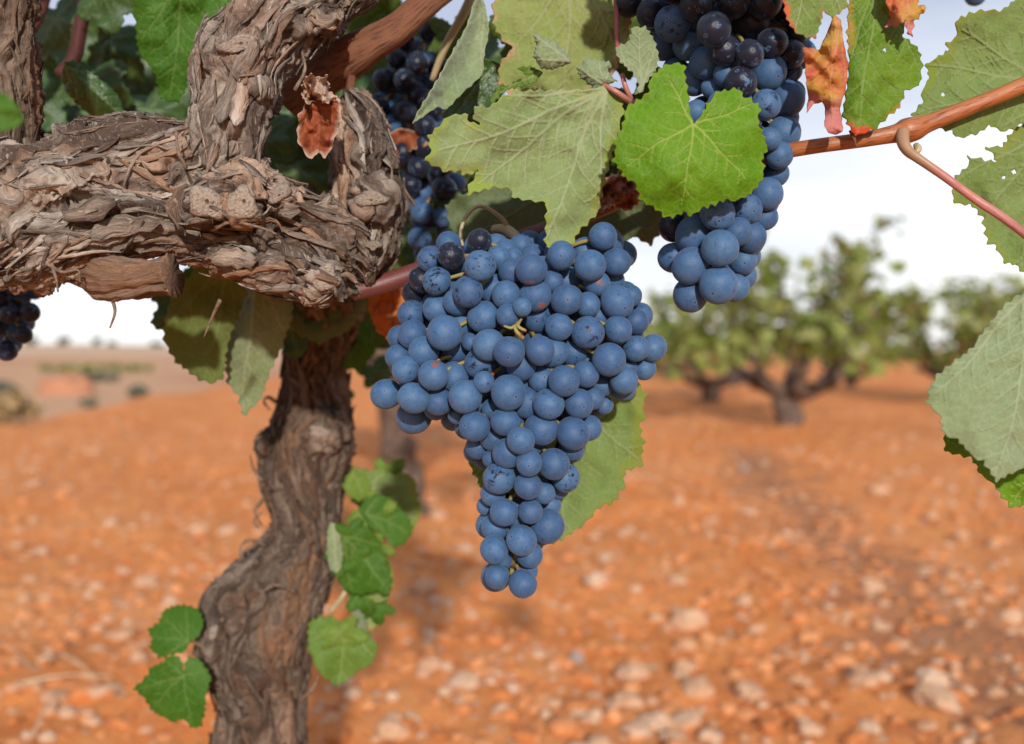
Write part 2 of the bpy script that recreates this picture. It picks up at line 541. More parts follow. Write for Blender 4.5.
def rock_shape(ico, seed, rough=0.25, flat=0.6):
    v, f = ico
    s = 1 + rough * fbm(v * 1.1 + seed * 3.7, 3, seed) + rough * 0.3 * vnoise(v * 4.1, seed + 9)
    k = np.random.default_rng(seed).uniform(0.75, 1.2, 3)
    v = v * s[:, None] * k
    v[:, 2] *= flat
    return v, f

def in_view_xy(n, r, dmin, dmax, spread=1.0, power=1.6):
    d = dmin + (dmax - dmin) * r.random(n) ** power
    t = r.uniform(-0.62, 0.62, n) * spread
    return d * t, d

def mat_rock(name, c1, c2, soil=0.5):
    b = NB(name)
    o = b.attr('ro', 'Vector')
    n = b.noise(o, 2.2, 5, 0.6)
    rnd = b.math('ADD', b.rnd(), b.attr('rr'))
    c = b.mix(b.math('FRACT', b.math('MULTIPLY', rnd, 7.3)), c1, c2)
    c = b.mix(b.math('MULTIPLY', b.step(n, 0.40, 0.62), soil), c, (0.60, 0.25, 0.09))
    n2 = b.noise(o, 9, 4, 0.6)
    return b.done(b.principled(c, 0.9, b.bump(b.math('ADD', n, b.math('MULTIPLY', n2, 0.4)), 0.5, 0.1), 0.2))

M_STONE = mat_rock('pale_limestone', (0.66, 0.38, 0.22), (0.72, 0.50, 0.34), 0.45)
M_STONE_GREY = mat_rock('grey_stone', (0.33, 0.28, 0.24), (0.42, 0.36, 0.31), 0.3)
M_CLOD = mat_rock('soil_clod', (0.62, 0.185, 0.050), (0.83, 0.37, 0.155), 0.4)

def build_rubble(name, label, count, smin, smax, mat, seed, dmax, pw, flat):
    r = np.random.default_rng(seed)
    shapes = [rock_shape(ICO2, seed * 10 + k, 0.62, flat) for k in range(8)]
    x, y = in_view_xy(count, r, 0.5, dmax, 1.25, pw)
    ok = x > edge_x(y) - 0.3
    x, y = x[ok], y[ok]
    z = terrain_h(x, y)
    s = smin * (smax / smin) ** (r.random(len(x)) ** 1.9)
    a = r.uniform(0, 6.283, len(x))
    V, F, RO, RR = [], [], [], []
    base = 0
    for i in range(len(x)):
        v, f = shapes[i % 8]
        ca, sa = math.cos(a[i]), math.sin(a[i])
        w = np.empty_like(v)
        w[:, 0] = (v[:, 0] * ca - v[:, 1] * sa) * s[i] + x[i]
        w[:, 1] = (v[:, 0] * sa + v[:, 1] * ca) * s[i] + y[i]
        w[:, 2] = v[:, 2] * s[i] + z[i] + s[i] * flat * 0.18
        V.append(w); F.append(f + base); base += len(v)
        RO.append(v + i * 1.37); RR.append(np.full(len(v), (i * 0.618) % 1.0))
    o = link(name, make_mesh(name, np.vstack(V), np.vstack(F), [mat], attrs={'ro': np.vstack(RO), 'rr': np.concatenate(RR)}))
    tag(o, label, kind='stuff')

build_rubble('soil_clods', 'crumbly orange clods of tilled earth covering the vineyard floor', 15000, 0.004, 0.024, M_CLOD, 3, 11.0, 1.5, 0.46)
build_rubble('pebbles', 'small pale pebbles strewn thinly over the red earth', 3200, 0.006, 0.019, M_STONE, 4, 9.0, 1.5, 0.6)

ROCKS = []
for k in range(7):
    v, f = rock_shape(ICO4, 60 + k, 0.42, 0.58)
    ROCKS.append(make_mesh('stone', v, f, [M_STONE if k < 5 else M_STONE_GREY], attrs={'ro': v, 'rr': np.zeros(len(v))}))

def ground_at(px, py):
    """the point of the ground seen at a pixel"""
    d = (CAM_H) * FPX / max(py - 350, 3)
    for _ in range(12):
        p = P(px, py, d)
        h = float(terrain_h(np.array([p[0]]), np.array([p[1]]))[0])
        d = d * (CAM_H - h) / (CAM_H - p[2])
    return P(px, py, d), d

def stone(px, py, rpx, k, label, group='pale stones on the red soil'):
    p, d = ground_at(px, py)
    s = rpx * d / FPX
    o = link('stone', ROCKS[k % 7], None, (p[0], p[1], p[2] + s * 0.2))
    o.scale = (s, s, s)
    o.rotation_euler = (random.uniform(-.3, .3), random.uniform(-.3, .3), random.uniform(0, 6.28))
    tag(o, label, 'stone', group)

for (px, py, rpx, k, lab) in [
    (597, 584, 17, 0, 'upright pale cream stone just right of the lowest grapes'),
    (690, 624, 19, 1, 'large orange-tinted rounded stone right of the cream upright stone'),
    (633, 676, 15, 2, 'round pinkish pale stone straight below the cream upright stone'),
    (686, 724, 15, 3, 'pale round stone just above the bottom edge, right of a stone the edge cuts off'),
    (636, 734, 14, 4, 'pale stone cut by the bottom edge below the round pinkish stone'),
    (577, 660, 11, 5, 'small bluish grey stone on the soil below the hanging bunch'),
    (810, 732, 13, 0, 'pale stone at the bottom edge beyond the round pair'),
    (1010, 620, 13, 1, 'white stone at the far right edge of the soil'),
    (930, 684, 15, 2, 'broad pale stone low in the right-hand soil'),
    (800, 684, 11, 3, 'pale stone midway along the bottom right soil'),
    (880, 492, 9, 4, 'small pale stone on the soil under the right-hand leaves'),
    (424, 676, 10, 0, 'pale flat stone right of the trunk foot'),
    (438, 604, 10, 1, 'cream stone between trunk and grape tip'),
    (145, 586, 11, 2, 'pale flat stone left of the two low trunk leaves'),
    (55, 700, 12, 3, 'pale stone near the bottom left corner'),
    (30, 582, 9, 4, 'pale stone at the left edge of the soil'),
    (745, 470, 7, 5, 'dark grey stone in the mid-distance right of the bunch')]:
    stone(px, py, rpx, k, lab)
_r = np.random.default_rng(77)
for k in range(115):
    px = _r.uniform(380, 1020) if k % 3 else _r.uniform(0, 300)
    py = 400 + 344 * _r.random() ** 0.8
    if px < 230 and py < 440: py += 60
    stone(px, py, _r.uniform(0.018, 0.060) * (py - 350) * 0.85, k % 5, 'ordinary pale stone half sunk among many on the red vineyard soil')

# ------------------------------------------------------------------ background vines
M_BGBARK = mat_simple('far_vine_wood', (0.065, 0.045, 0.034), (0.18, 0.118, 0.085), 30, 0.9, 0.2, 0.8, 0.01)
M_BGCANE = mat_simple('far_vine_cane', (0.28, 0.13, 0.07), (0.36, 0.2, 0.11), 30, 0.7, 0.3, 0.3, 0.005)

def mat_far_leaf():
    b = NB('far_vine_leaf')
    r = b.attr('lr')
    c = b.ramp(r, [(0.0, (0.12, 0.18, 0.03)), (0.3, (0.24, 0.30, 0.06)), (0.6, (0.35, 0.37, 0.11)), (0.82, (0.48, 0.46, 0.22)), (0.95, (0.46, 0.33, 0.17)), (1.0, (0.32, 0.15, 0.07))])
    p = b.principled(c, 0.55, None, 0.35)
    tr = b.n('BsdfTranslucent'); b.set(tr.inputs['Color'], b.mix(0.5, c, (0.25, 0.30, 0.04)))
    mx = b.n('MixShader'); mx.inputs[0].default_value = 0.4
    b.t.links.new(p, mx.inputs[1]); b.t.links.new(tr.outputs[0], mx.inputs[2])
    return b.done(mx.outputs[0])
M_FARLEAF = mat_far_leaf()
_b = NB('far_grape'); M_FARGRAPE = _b.done(_b.principled((0.02, 0.03, 0.06), 0.5))

LOBES = [(0, 1.0, 0.62), (0.96, 0.86, 0.55), (-0.96, 0.86, 0.55), (2.0, 0.66, 0.6), (-2.0, 0.66, 0.6)]
def leaf_outline(n=90, depth=0.45, seed=0):
    """palmate vine leaf, petiole point at the origin, midrib along +Y"""
    r_ = np.random.default_rng(seed)
    th = np.linspace(-np.pi * 0.955, np.pi * 0.955, n)
    rad = np.zeros(n)
    for c, l, w in LOBES:
        rad = np.maximum(rad, l * r_.uniform(0.9, 1.1) * (1 - depth * np.minimum(np.abs((th - c) / w), 1.3) ** 1.6))
    rad = np.maximum(rad, 0.40)
    rad *= 1 - 0.6 * sstep(2.55, 3.1, np.abs(th))
    return np.stack([np.sin(th) * rad, np.cos(th) * rad], -1)

def far_crown(centres, radii, count, size, seed):
    """many separate leaf blades spread through lumpy volumes"""
    r = np.random.default_rng(seed)
    ol = leaf_outline(11, 0.45, 1)
    ol = np.vstack([[0, 0], ol])
    nP = len(ol)
    tri = np.array([[0, k + 1, k] for k in range(1, nP - 1)])
    V, F, A = [], [], []
    w = radii ** 2.2; w = w / w.sum()
    lump = r.uniform(-0.28, 0.28, len(centres))
    for i in range(count):
        k = r.choice(len(centres), p=w)
        dirv = r.normal(size=3); dirv /= np.linalg.norm(dirv)
        c = centres[k] + dirv * radii[k] * r.random() ** 0.45 * np.array([1, 1, 0.85])
        nrm = dirv * 0.5 + np.array([0, 0, 0.75]) + r.normal(size=3) * 0.5; nrm /= np.linalg.norm(nrm)
        t = r.normal(size=3) + np.array([0, 0, -0.8]); t -= nrm * t.dot(nrm); t /= np.linalg.norm(t)
        b_ = np.cross(nrm, t)
        s = size * r.uniform(0.65, 1.25)
        z = 0.25 * np.abs(ol[:, 0]) - 0.22 * ol[:, 1] ** 2
        V.append(c + s * (ol[:, 0:1] * b_ + ol[:, 1:2] * t + z[:, None] * nrm))
        F.append(tri + i * nP)
        A.append(np.full(nP, np.clip(0.42 + lump[k] + r.normal() * 0.2, 0, 1)))
    return np.vstack(V), np.vstack(F), np.concatenate(A)

def bush_vine_parts(seed, h=1.35, spread=0.75, leaves=1500, head_h=0.22, low=0.29, thick=1.0):
    """meshes of a head-pruned bush vine standing at the origin: short trunk, splayed arms, leafy shoots"""
    r = np.random.default_rng(seed)
    wood = Acc()
    head = np.array([r.uniform(-.05, .05), r.uniform(-.05, .05), head_h * h / 1.35])
    p = catmull([[0, 0, -0.08], [0.03, 0.01, head[2] * .25], [-0.03, 0.02, head[2] * .65], head], 14)
    rr = thick * np.interp(np.linspace(0, 1, 14), [0, .3, .7, 1], [.085, .065, .062, .085]) * (1 + .15 * r.normal(size=14))
    wood.tube(p, rr, 10)
    cen, rad = [], []
    na = 6
    for k in range(na):
        a = k * 6.283 / na + r.uniform(-.3, .3)
        d = np.array([math.cos(a), math.sin(a), 0])
        L_ = r.uniform(.28, .45) * spread / .75
        p2 = head + d * L_ + [0, 0, r.uniform(.14, .26)]
        q = catmull([head, head + d * L_ * .55 + [0, 0, .04], p2], 10)
        wood.tube(q, thick * np.linspace(.05, .028, 10) * (1 + .2 * r.normal(size=10)), 8)
        for _ in range(6):
            b_ = a + r.uniform(-1.1, 1.1)
            up = r.random()
            e = p2 + np.array([math.cos(b_), math.sin(b_), 0]) * (r.uniform(.05, .25) if up > .45 else r.uniform(.25, .5)) * spread / .75
            e[2] = (r.uniform(.80, 1.02) if up > .45 else r.uniform(low + .1, .7)) * h
            m = (p2 + e) / 2 + [0, 0, .10]
            f = e + [math.cos(b_) * .14, math.sin(b_) * .14, r.uniform(-.2, .08)]
            q = catmull([p2, m, e, f], 18)
            wood.tube(q, np.linspace(.008, .003, 18), 5)
            for t in (3, 6, 9, 12, 15, 17):
                if q[t][2] > low * h * .8:
                    cen.append(q[t]); rad.append(r.uniform(.06, .13) * (1.3 if q[t][2] < .62 * h else 1.05))
    for _ in range(13):
        a = r.uniform(0, 6.283); l = r.uniform(.12, .55) * spread / .75
        cen.append(np.array([math.cos(a) * l, math.sin(a) * l, r.uniform(low, low + .34) * h])); rad.append(r.uniform(.10, .17))
    lv, lf, la = far_crown(np.array(cen), np.array(rad), leaves, 0.068, seed + 1)
    w = make_mesh('trunk', *wood.arrays(), [M_BGBARK])
    l = make_mesh('crown', lv, lf, [M_FARLEAF], smooth=False, attrs={'lr': la})
    g = []
    for k in range(3):
        a = r.uniform(0, 6.283)
        v0, f0 = ICO2
        A = Acc()
        for j in range(38):
            z = r.random()
            wd = .045 * math.sin(min(1, .25 + z * .9) * 3.0) + .008
            an = r.uniform(0, 6.283)
            A.put(v0 * .0085 + np.array([math.cos(an) * wd, math.sin(an) * wd, -.15 * (1 - z)]), f0)
        me = make_mesh('hanging_bunch', *A.arrays(), [M_FARGRAPE])
        g.append((me, (math.cos(a) * .38, math.sin(a) * .38, .40 + r.uniform(0, .1))))
    return w, None, l, g

PROTO = [bush_vine_parts(101, 1.40, .86, 1350, thick=1.35), bush_vine_parts(102, 1.17, .85, 1000, thick=1.35), bush_vine_parts(103, 1.25, .42, 700, .50, .56, 1.05)]

def bush_vine(px, py, d, kind, rz, scale, label, group='bush vines standing behind', grapes=2):
    c = P(px, 372, d)
    z = float(terrain_h(np.array([c[0]]), np.array([c[1]]), False)[0])
    t = thing('bush_vine', (c[0], c[1], z), label, 'vine', group)
    t.rotation_euler = (0, 0, rz); t.scale = (scale,) * 3
    w, cn, l, g = PROTO[kind]
    link('trunk', w, t); link('crown', l, t)
    for k in range(grapes):
        link('hanging_bunch', g[k][0], t, g[k][1])
    return t

bush_vine(788, 430, 7.2, 0, 0.4, 1.0, 'tall green bush vine with forked trunk, right behind the short bunch')
bush_vine(712, 400, 11.0, 1, 2.0, 1.0, 'smaller bush vine partly hidden between the two sharp bunches')
bush_vine(850, 380, 15.0, 1, 4.0, 0.8, 'bush vine whose thin trunk shows right of the tall forked vine')
bush_vine(972, 390, 11.5, 1, 1.0, 1.12, 'broad bush vine left of the big pale leaf')
bush_vine(1035, 390, 10.0, 0, 3.0, 0.9, 'bush vine mostly hidden by the big pale leaf')
bush_vine(668, 385, 19.0, 1, 5.0, 1.0, 'distant bush vine showing just right of the main bunch')
bush_vine(404, 505, 3.5, 2, 0.8, 1.0, 'near bush vine seen between the gnarled trunk and the main bunch', grapes=1)

# dry straws on the soil near the left corner
M_STRAW = mat_simple('straw', (0.50, 0.33, 0.19), (0.60, 0.44, 0.28), 60, .8, .2, .2, .002)
for (x0, y0, x1, y1, lab) in [(22, 690, 112, 684, 'long pale dry straw lying level near the bottom left corner'), (34, 742, 58, 698, 'dry straw slanting up from the bottom edge at the left'), (0, 648, 28, 672, 'short dry straw at the left edge of the soil'), (60, 660, 98, 690, 'dry straw crossing towards the long level straw')]:
    a, _ = ground_at(x0, y0); c, _ = ground_at(x1, y1)
    mid = (a + c) / 2 + [0, 0, .02]
    A = Acc(); A.tube(catmull([a + [0, 0, .012], mid, c + [0, 0, .012]], 14), np.linspace(.0026, .0012, 14), 6)
    tag(A.build('dry_straw', [M_STRAW]), lab, 'straw', 'dry straws on the soil')

# far left: dry bush on the bank, low shrubs, small young vines, trees on the skyline
def shrub(name, px, py, wpx, hpx, ramp_lo, ramp_hi, count, seed, label, cat, mat, group=None, size=0.05, d=None):
    if d is None:
        p, d = ground_at(px, py)
    else:
        p = P(px, py, d); p[2] = float(terrain_h(np.array([p[0]]), np.array([p[1]]), False)[0])
    w, h = wpx * d / FPX / 2, hpx * d / FPX
    r = np.random.default_rng(seed)
    cen = np.stack([r.uniform(-w * .6, w * .6, 9), r.uniform(-w * .6, w * .6, 9), r.uniform(.3, .72, 9) * h], -1)
    rad = r.uniform(.28, .48, 9) * min(w * 1.2, h)
    v, f, a = far_crown(cen, rad, count, size, seed)
    t = thing(name, p, label, cat, group)
    link('crown', make_mesh('crown', v, f, [mat], smooth=False, attrs={'lr': ramp_lo + (ramp_hi - ramp_lo) * a}), t)
    A = Acc()
    for k in range(4):
        e = cen[k]
        A.tube(catmull([[0, 0, -.05 * h], e * .45 + [0, 0, .05 * h], e], 6), np.linspace(.035, .012, 6) * h, 5)
    link('trunk' if 'tree' in name else 'stem', make_mesh('stem', *A.arrays(), [M_BGBARK]), t)
    return t

def mat_dry():
    b = NB('dry_grass_blade')
    c = b.ramp(b.attr('lr'), [(0, (0.20, 0.13, 0.06)), (0.5, (0.33, 0.22, 0.10)), (1, (0.40, 0.29, 0.14))])
    return b.done(b.principled(c, 0.8, None, 0.2))
M_DRY = mat_dry()
b_ = NB('far_shrub_leaf')
M_SHRUB = b_.done(b_.principled(b_.ramp(b_.attr('lr'), [(0, (0.07, 0.085, 0.06)), (1, (0.17, 0.17, 0.11))]), 0.8, None, 0.2))
shrub('dry_bush', 6, 424, 52, 38, 0, 1, 700, 201, 'round straw-coloured dry bush on the bank at the left edge', 'bush', M_DRY, size=0.035)
shrub('shrub', 138, 400, 24, 14, 0, .8, 260, 202, 'dark grey-green shrub on the low land, right of the bare red patch', 'shrub', M_SHRUB, size=0.12, d=33)
shrub('shrub', 88, 406, 14, 10, 0.2, 1, 160, 203, 'small green shrub at the foot of the bare red patch', 'shrub', M_SHRUB, size=0.1, d=28)
shrub('shrub', 8, 386, 26, 12, 0, .6, 220, 204, 'dark low shrub behind the straw-coloured bush', 'shrub', M_SHRUB, size=0.14, d=38)
shrub('shrub', 100, 384, 44, 10, 0, .7, 260, 205, 'long dark scrub strip above the bare red patch', 'shrub', M_SHRUB, size=0.16, d=50)
for k in range(14):
    shrub('young_vine', 42 + k * 8.2 + (k % 3), 372, 7, 11, 0.1, 0.7, 40, 300 + k, 'tiny young vine in the far planted row', 'vine', M_FARLEAF, 'young vines in the far row', 0.22, 70)
for (px, w, h, lab) in [(63, 15, 10, 'roundest tree on the skyline, left of its taller neighbour'), (96, 8, 9, 'narrow tree on the skyline, second from the left'), (113, 9, 5, 'low tree on the skyline right of the narrow one'),
                        (31, 12, 8, 'skyline tree nearest the dark hanging bunch'), (158, 18, 4, 'wide low tree at the right end of the skyline row')]:
    shrub('distant_tree', px, 345, w, h, 0, .7, 140, 400 + px, lab, 'tree', M_SHRUB, 'trees on the far skyline', 0.9, 330)

# bare red bank on the low land
def earth_bank(px, py, d, wpx, hpx, label):
    p = P(px, py, d)
    w, h = wpx * d / FPX / 2, hpx * d / FPX
    n = 40
    u = np.linspace(-1, 1, n)
    X, Y = np.meshgrid(u * w * 1.2, u * w * 0.8)
    e = np.clip(1 - (np.abs(X / (w * 1.15)) ** 2.2 + np.abs(Y / (w * .8)) ** 2), 0, 1)
    q = np.stack([X, Y, np.zeros_like(X)], -1).reshape(-1, 3)
    Z = (h * sstep(0, .55, e) * (1 + .5 * fbm(q * 1.6, 3, 3).reshape(n, n))) - .1
    gz = terrain_h(X + p[0], Y + p[1], False)
    v = np.stack([X + p[0], Y + p[1], Z + gz], -1).reshape(-1, 3)
    i = np.arange(n - 1)[:, None] * n + np.arange(n - 1)[None]
    b = NB('bare_red_bank'); ps = b.pos()
    m = b.done(b.principled(b.mix(b.noise(ps, 2.2, 4), (0.36, 0.15, 0.08), (0.42, 0.20, 0.115)), .95, None, .1))
    o = link('earth_bank', make_mesh('earth_bank', v, np.stack([i, i + 1, i + n + 1, i + n], -1).reshape(-1, 4), [m]))
    tag(o, label, kind='structure')
earth_bank(66, 398, 36, 54, 20, 'bare red earth bank on the low land at the left')

# ------------------------------------------------------------------ the vine in front
TR = P(262, 1135, 0.72); TR[2] = float(terrain_h(np.array([TR[0]]), np.array([TR[1]]))[0])
vine = thing('grape_vine', TR, 'old gnarled grapevine in front, twisted trunk, thick shaggy arms and green leaves', 'grapevine')

M_BARK = mat_bark('arm_bark', (0.37, 0.30, 0.24), (0.075, 0.048, 0.036), (0.47, 0.25, 0.14), (0.62, 0.55, 0.47), 0.55)
M_BARK2 = mat_bark('trunk_shade_bark', (0.20, 0.145, 0.105), (0.055, 0.035, 0.026), (0.26, 0.13, 0.065), (0.36, 0.29, 0.23), 0.6)  # dark bark of the trunk, also the left arm's shade put into colour

def remesh_union(tubes, voxel, smooth):
    A = Acc()
    for t in tubes:
        v, q, c = t
        A.put(v, c, q)
    o = link('tmp', make_mesh('tmp', *A.arrays()))
    m = o.modifiers.new('r', 'REMESH'); m.mode = 'VOXEL'; m.voxel_size = voxel; m.adaptivity = 0
    s = o.modifiers.new('s', 'SMOOTH'); s.factor = 0.5; s.iterations = smooth
    dg = bpy.context.evaluated_depsgraph_get()
    ev = o.evaluated_get(dg); me = ev.to_mesh()
    v = np.zeros(len(me.vertices) * 3, np.float32); me.vertices.foreach_get('co', v)
    nr = np.zeros(len(me.vertices) * 3, np.float32); me.vertices.foreach_get('normal', nr)
    li = np.zeros(len(me.loops), np.int32); me.loops.foreach_get('vertex_index', li)
    lt = np.zeros(len(me.polygons), np.int32); me.polygons.foreach_get('loop_total', lt)
    ls = np.zeros(len(me.polygons), np.int32); me.polygons.foreach_get('loop_start', ls)
    q4 = li[ls[lt == 4][:, None] + np.arange(4)]
    q3 = li[ls[lt == 3][:, None] + np.arange(3)]
    ev.to_mesh_clear()
    bpy.data.objects.remove(o)
    return v.reshape(-1, 3).astype(float), nr.reshape(-1, 3).astype(float), [f for f in (q4, q3) if len(f)]

def px_path(pts, n):
    """(px, py, depth, radius px) control points -> world points, radii (m)"""
    c = catmull(pts, n)
    return P(c[:, 0], c[:, 1], c[:, 2]), c[:, 3] * c[:, 2] / FPX

def strip_mesh(A, v, nr, tang, kd, k, length, width, lift, r, thick=0.0006, wob=0.16, curl=0.0):
    """one shred of bark following the wood, its ends lifted"""
    steps = max(7, int(length / 0.004))
    pts, nn = [], []
    p = v[k].copy(); d = tang[k] * (1 if r.random() < .5 else -1)
    side = r.normal() * wob
    for s in range(steps):
        co, idx, _ = kd.find(Vector(p))
        n = nr[idx]
        t = tang[idx] * np.sign(tang[idx].dot(d) + 1e-9)
        d = t + np.cross(n, t) * side; d /= np.linalg.norm(d)
        u = s / (steps - 1)
        pts.append(v[idx] + n * (0.0006 + lift * (abs(2 * u - 1) ** 2.5) * (1.0 if u > .5 else .35) + curl * max(0, u - .5) ** 2)); nn.append(n)
        p = v[idx] + d * length / steps
        side += r.normal() * 0.12
    pts = np.array(pts); nn = np.array(nn)
    if len(pts) > 4:
        for _ in range(2): pts[1:-1] = (pts[:-2] + 2 * pts[1:-1] + pts[2:]) / 4
    t = np.gradient(pts, axis=0); t /= np.linalg.norm(t, axis=1)[:, None] + 1e-9
    b = np.cross(nn, t); b /= np.linalg.norm(b, axis=1)[:, None] + 1e-9
    u = np.linspace(0, 1, len(pts))
    w = width * (np.sin(np.pi * np.clip(u * .9 + .05, 0, 1)) ** .6) * (1 + .25 * r.normal(size=len(pts)))
    w = np.maximum(w, width * .12)[:, None] * .5
    th = thick * nn
    cup = nn * (width * .18)
    ring = np.stack([pts - b * w + cup, pts, pts + b * w + cup, pts + b * w + cup - th, pts - th, pts - b * w + cup - th], 1)
    m = len(pts)
    vv = ring.reshape(-1, 3)
    i = np.arange(m - 1)[:, None] * 6; j = np.arange(6)[None]; j2 = (j + 1) % 6
    q = np.stack([i + j, i + j2, i + 6 + j2, i + 6 + j], -1).reshape(-1, 4)
    caps = np.array([[0, 1, 4, 5], [1, 2, 3, 4], [(m - 1) * 6 + 1, (m - 1) * 6, (m - 1) * 6 + 5, (m - 1) * 6 + 4], [(m - 1) * 6 + 2, (m - 1) * 6 + 1, (m - 1) * 6 + 4, (m - 1) * 6 + 3]])
    off = r.uniform(-1, 1, 3)
    fib = np.stack([np.repeat(u * length * .14, 6), np.tile([-1, 0, 1, 1, 0, -1], m) * width * .5, np.tile([0, 0, 0, 1, 1, 1], m) * thick], -1) + off
    A.put(vv, None, np.vstack([q, caps]), fib=fib)

def bark_part(name, paths, voxel, mat, parent, seed, amp=1.0, twist=8.0, knobs=(), strips=120, strip_len=(.012, .05), strip_w=(.002, .007), label=None, smooth=6, samples=60, fl=0.16, isoamp=.8):
    r = np.random.default_rng(seed)
    tubes, PP, TT, NN, BB, SS, RR = [], [], [], [], [], [], []
    s0 = 0
    for pts in paths:
        p, rad = px_path(pts, samples)
        tubes.append(tube(p, rad * .93, 20))
        t, N, B = frames(p)
        PP.append(p); TT.append(t); NN.append(N); BB.append(B); RR.append(rad)
        SS.append(s0 + np.concatenate([[0], np.cumsum(np.linalg.norm(np.diff(p, axis=0), axis=1))])); s0 += 1.7
    for (kx, ky, kd_, kr) in knobs:
        c = P(kx, ky, kd_); s = kr * kd_ / FPX
        v, f = rock_shape(ICO3, int(kx + ky), .35, 1.0)
        s *= .86
        tubes.append((v * s + c, np.zeros((0, 4), int), f))
    v, nr, F = remesh_union(tubes, voxel, smooth)
    PP, TT, NN, BB = map(np.vstack, (PP, TT, NN, BB)); SS, RR = np.concatenate(SS), np.concatenate(RR)
    idx = np.empty(len(v), int)
    for a in range(0, len(v), 20000):
        d2 = ((v[a:a + 20000, None] - PP[None]) ** 2).sum(-1) / (RR[None] ** 2)
        idx[a:a + 20000] = d2.argmin(1)
    rel = v - PP[idx]
    s = SS[idx] + (rel * TT[idx]).sum(1)
    ang = np.arctan2((rel * BB[idx]).sum(1), (rel * NN[idx]).sum(1))
    iso = fbm(v * 28, 3, seed + 1)
    iso2 = fbm(v * 75, 3, seed + 2)
    a2 = ang + twist * s + 0.9 * iso + .35 * iso2
    r0 = 0.03
    swirl = np.stack([r0 * np.cos(a2), r0 * np.sin(a2), s * fl], -1)
    fib = swirl + .004 * np.stack([iso2, iso, iso2 * .5], -1)
    n1 = fbm(fib * 130, 3, seed + 3)
    n2 = fbm(fib * 330, 3, seed + 4)
    n3 = fbm(fib * 900, 2, seed + 5)
    plate = fbm(fib * np.array([70, 70, 210.]), 3, seed + 6)
    n0 = fbm(fib * np.array([48, 48, 60.]), 2, seed + 8)
    crack = sstep(.10, .0, np.abs(n0)) * sstep(-.25, .25, fbm(v * 22, 2, seed + 9))
    st = sstep(-.06, .0, plate) + sstep(.16, .20, plate) + sstep(-.28, -.24, plate)
    disp = amp * (isoamp * (.0042 * iso + .0022 * iso2) + .0042 * (0.45 - np.abs(n1) * 1.9) + .0018 * (0.4 - np.abs(n2) * 1.6) + .0006 * n3 + .0013 * (st - 1.4) - .0062 * crack)
    v2 = v + nr * disp[:, None]
    tang = TT[idx] + np.cross(nr, TT[idx]) * (twist * r0 * .5)
    tang -= nr * (tang * nr).sum(1)[:, None]
    tang /= np.linalg.norm(tang, axis=1)[:, None] + 1e-9
    kd = KDTree(len(v2))
    for i, c in enumerate(v2): kd.insert(c, i)
    kd.balance()
    A = Acc()
    A.put(v2, None, None, fib=fib)
    for f in F:
        (A.f4 if f.shape[1] == 4 else A.f3).append(f)
    for _ in range(strips):
        strip_mesh(A, v2, nr, tang, kd, r.integers(len(v2)), r.uniform(*strip_len), r.uniform(*strip_w), r.uniform(.0004, .003) * amp, r)
    o = A.build(name, [mat], parent)
    if label: o['label'] = label
    return o, (v2, nr, tang, kd)

D1 = 0.50
arm, arm_s = bark_part('arm', [
    [(-160, 225, .486, 76), (-70, 217, .488, 77), (0, 214, .490, 75), (45, 205, .494, 68), (95, 192, D1, 63), (150, 178, D1, 62), (200, 178, D1, 58), (240, 186, D1, 44)],
    [(30, 240, .488, 50), (90, 226, .484, 44), (140, 222, .486, 40), (190, 232, .492, 30), (240, 243, .494, 36), (285, 258, .492, 42), (322, 278, .488, 27)],
    [(228, 196, .488, 38), (268, 212, .488, 36), (305, 232, .496, 40), (338, 256, .508, 36), (352, 272, .515, 26)],
    [(205, 196, D1, 44), (220, 160, D1 - .005, 47), (231, 115, D1 - .006, 41), (238, 72, D1 - .005, 45), (262, 38, D1, 44), (300, 4, D1 + .005, 44), (352, -34, D1 + .01, 40), (400, -90, D1 + .01, 34), (425, -160, D1 + .01, 26)],
    [(335, 280, D1 + .012, 20), (360, 256, D1 + .022, 35), (370, 205, D1 + .026, 35), (364, 160, D1 + .026, 35), (362, 125, D1 + .028, 23), (354, 100, D1 + .03, 10)],
], 0.00085, M_BARK, vine, 11, 1.0, 9.0,
    knobs=[(240, 50, .478, 24), (207, 201, .464, 26), (243, 201, .466, 25), (258, 88, .484, 18), (262, 235, .472, 18), (372, 198, .50, 20), (323, 280, .476, 26), (100, 180, .476, 30), (50, 190, .470, 34),
           (288, 20, .485, 18), (330, 16, .494, 18), (395, 205, .525, 12), (340, 235, .506, 18), (386, 165, .518, 12), (280, 196, .474, 16)],
    strips=560, strip_len=(.012, .07), strip_w=(.0005, .0042), label='shaggy forked arm with pale pruning scars', isoamp=1.3, smooth=16)

left_arm, la_s = bark_part('arm', [
    [(-40, 240, .505, 60), (-20, 200, .50, 56), (-4, 160, .492, 46), (4, 115, .485, 35), (8, 60, .478, 27), (12, -40, .47, 24), (4, -140, .47, 20)]],
    0.0011, M_BARK2, vine, 12, 0.8, 6.0, strips=160, strip_len=(.008, .05), strip_w=(.0006, .005), label='dark upright arm at the left edge', samples=40)  # darker bark stands in for the shade on this arm

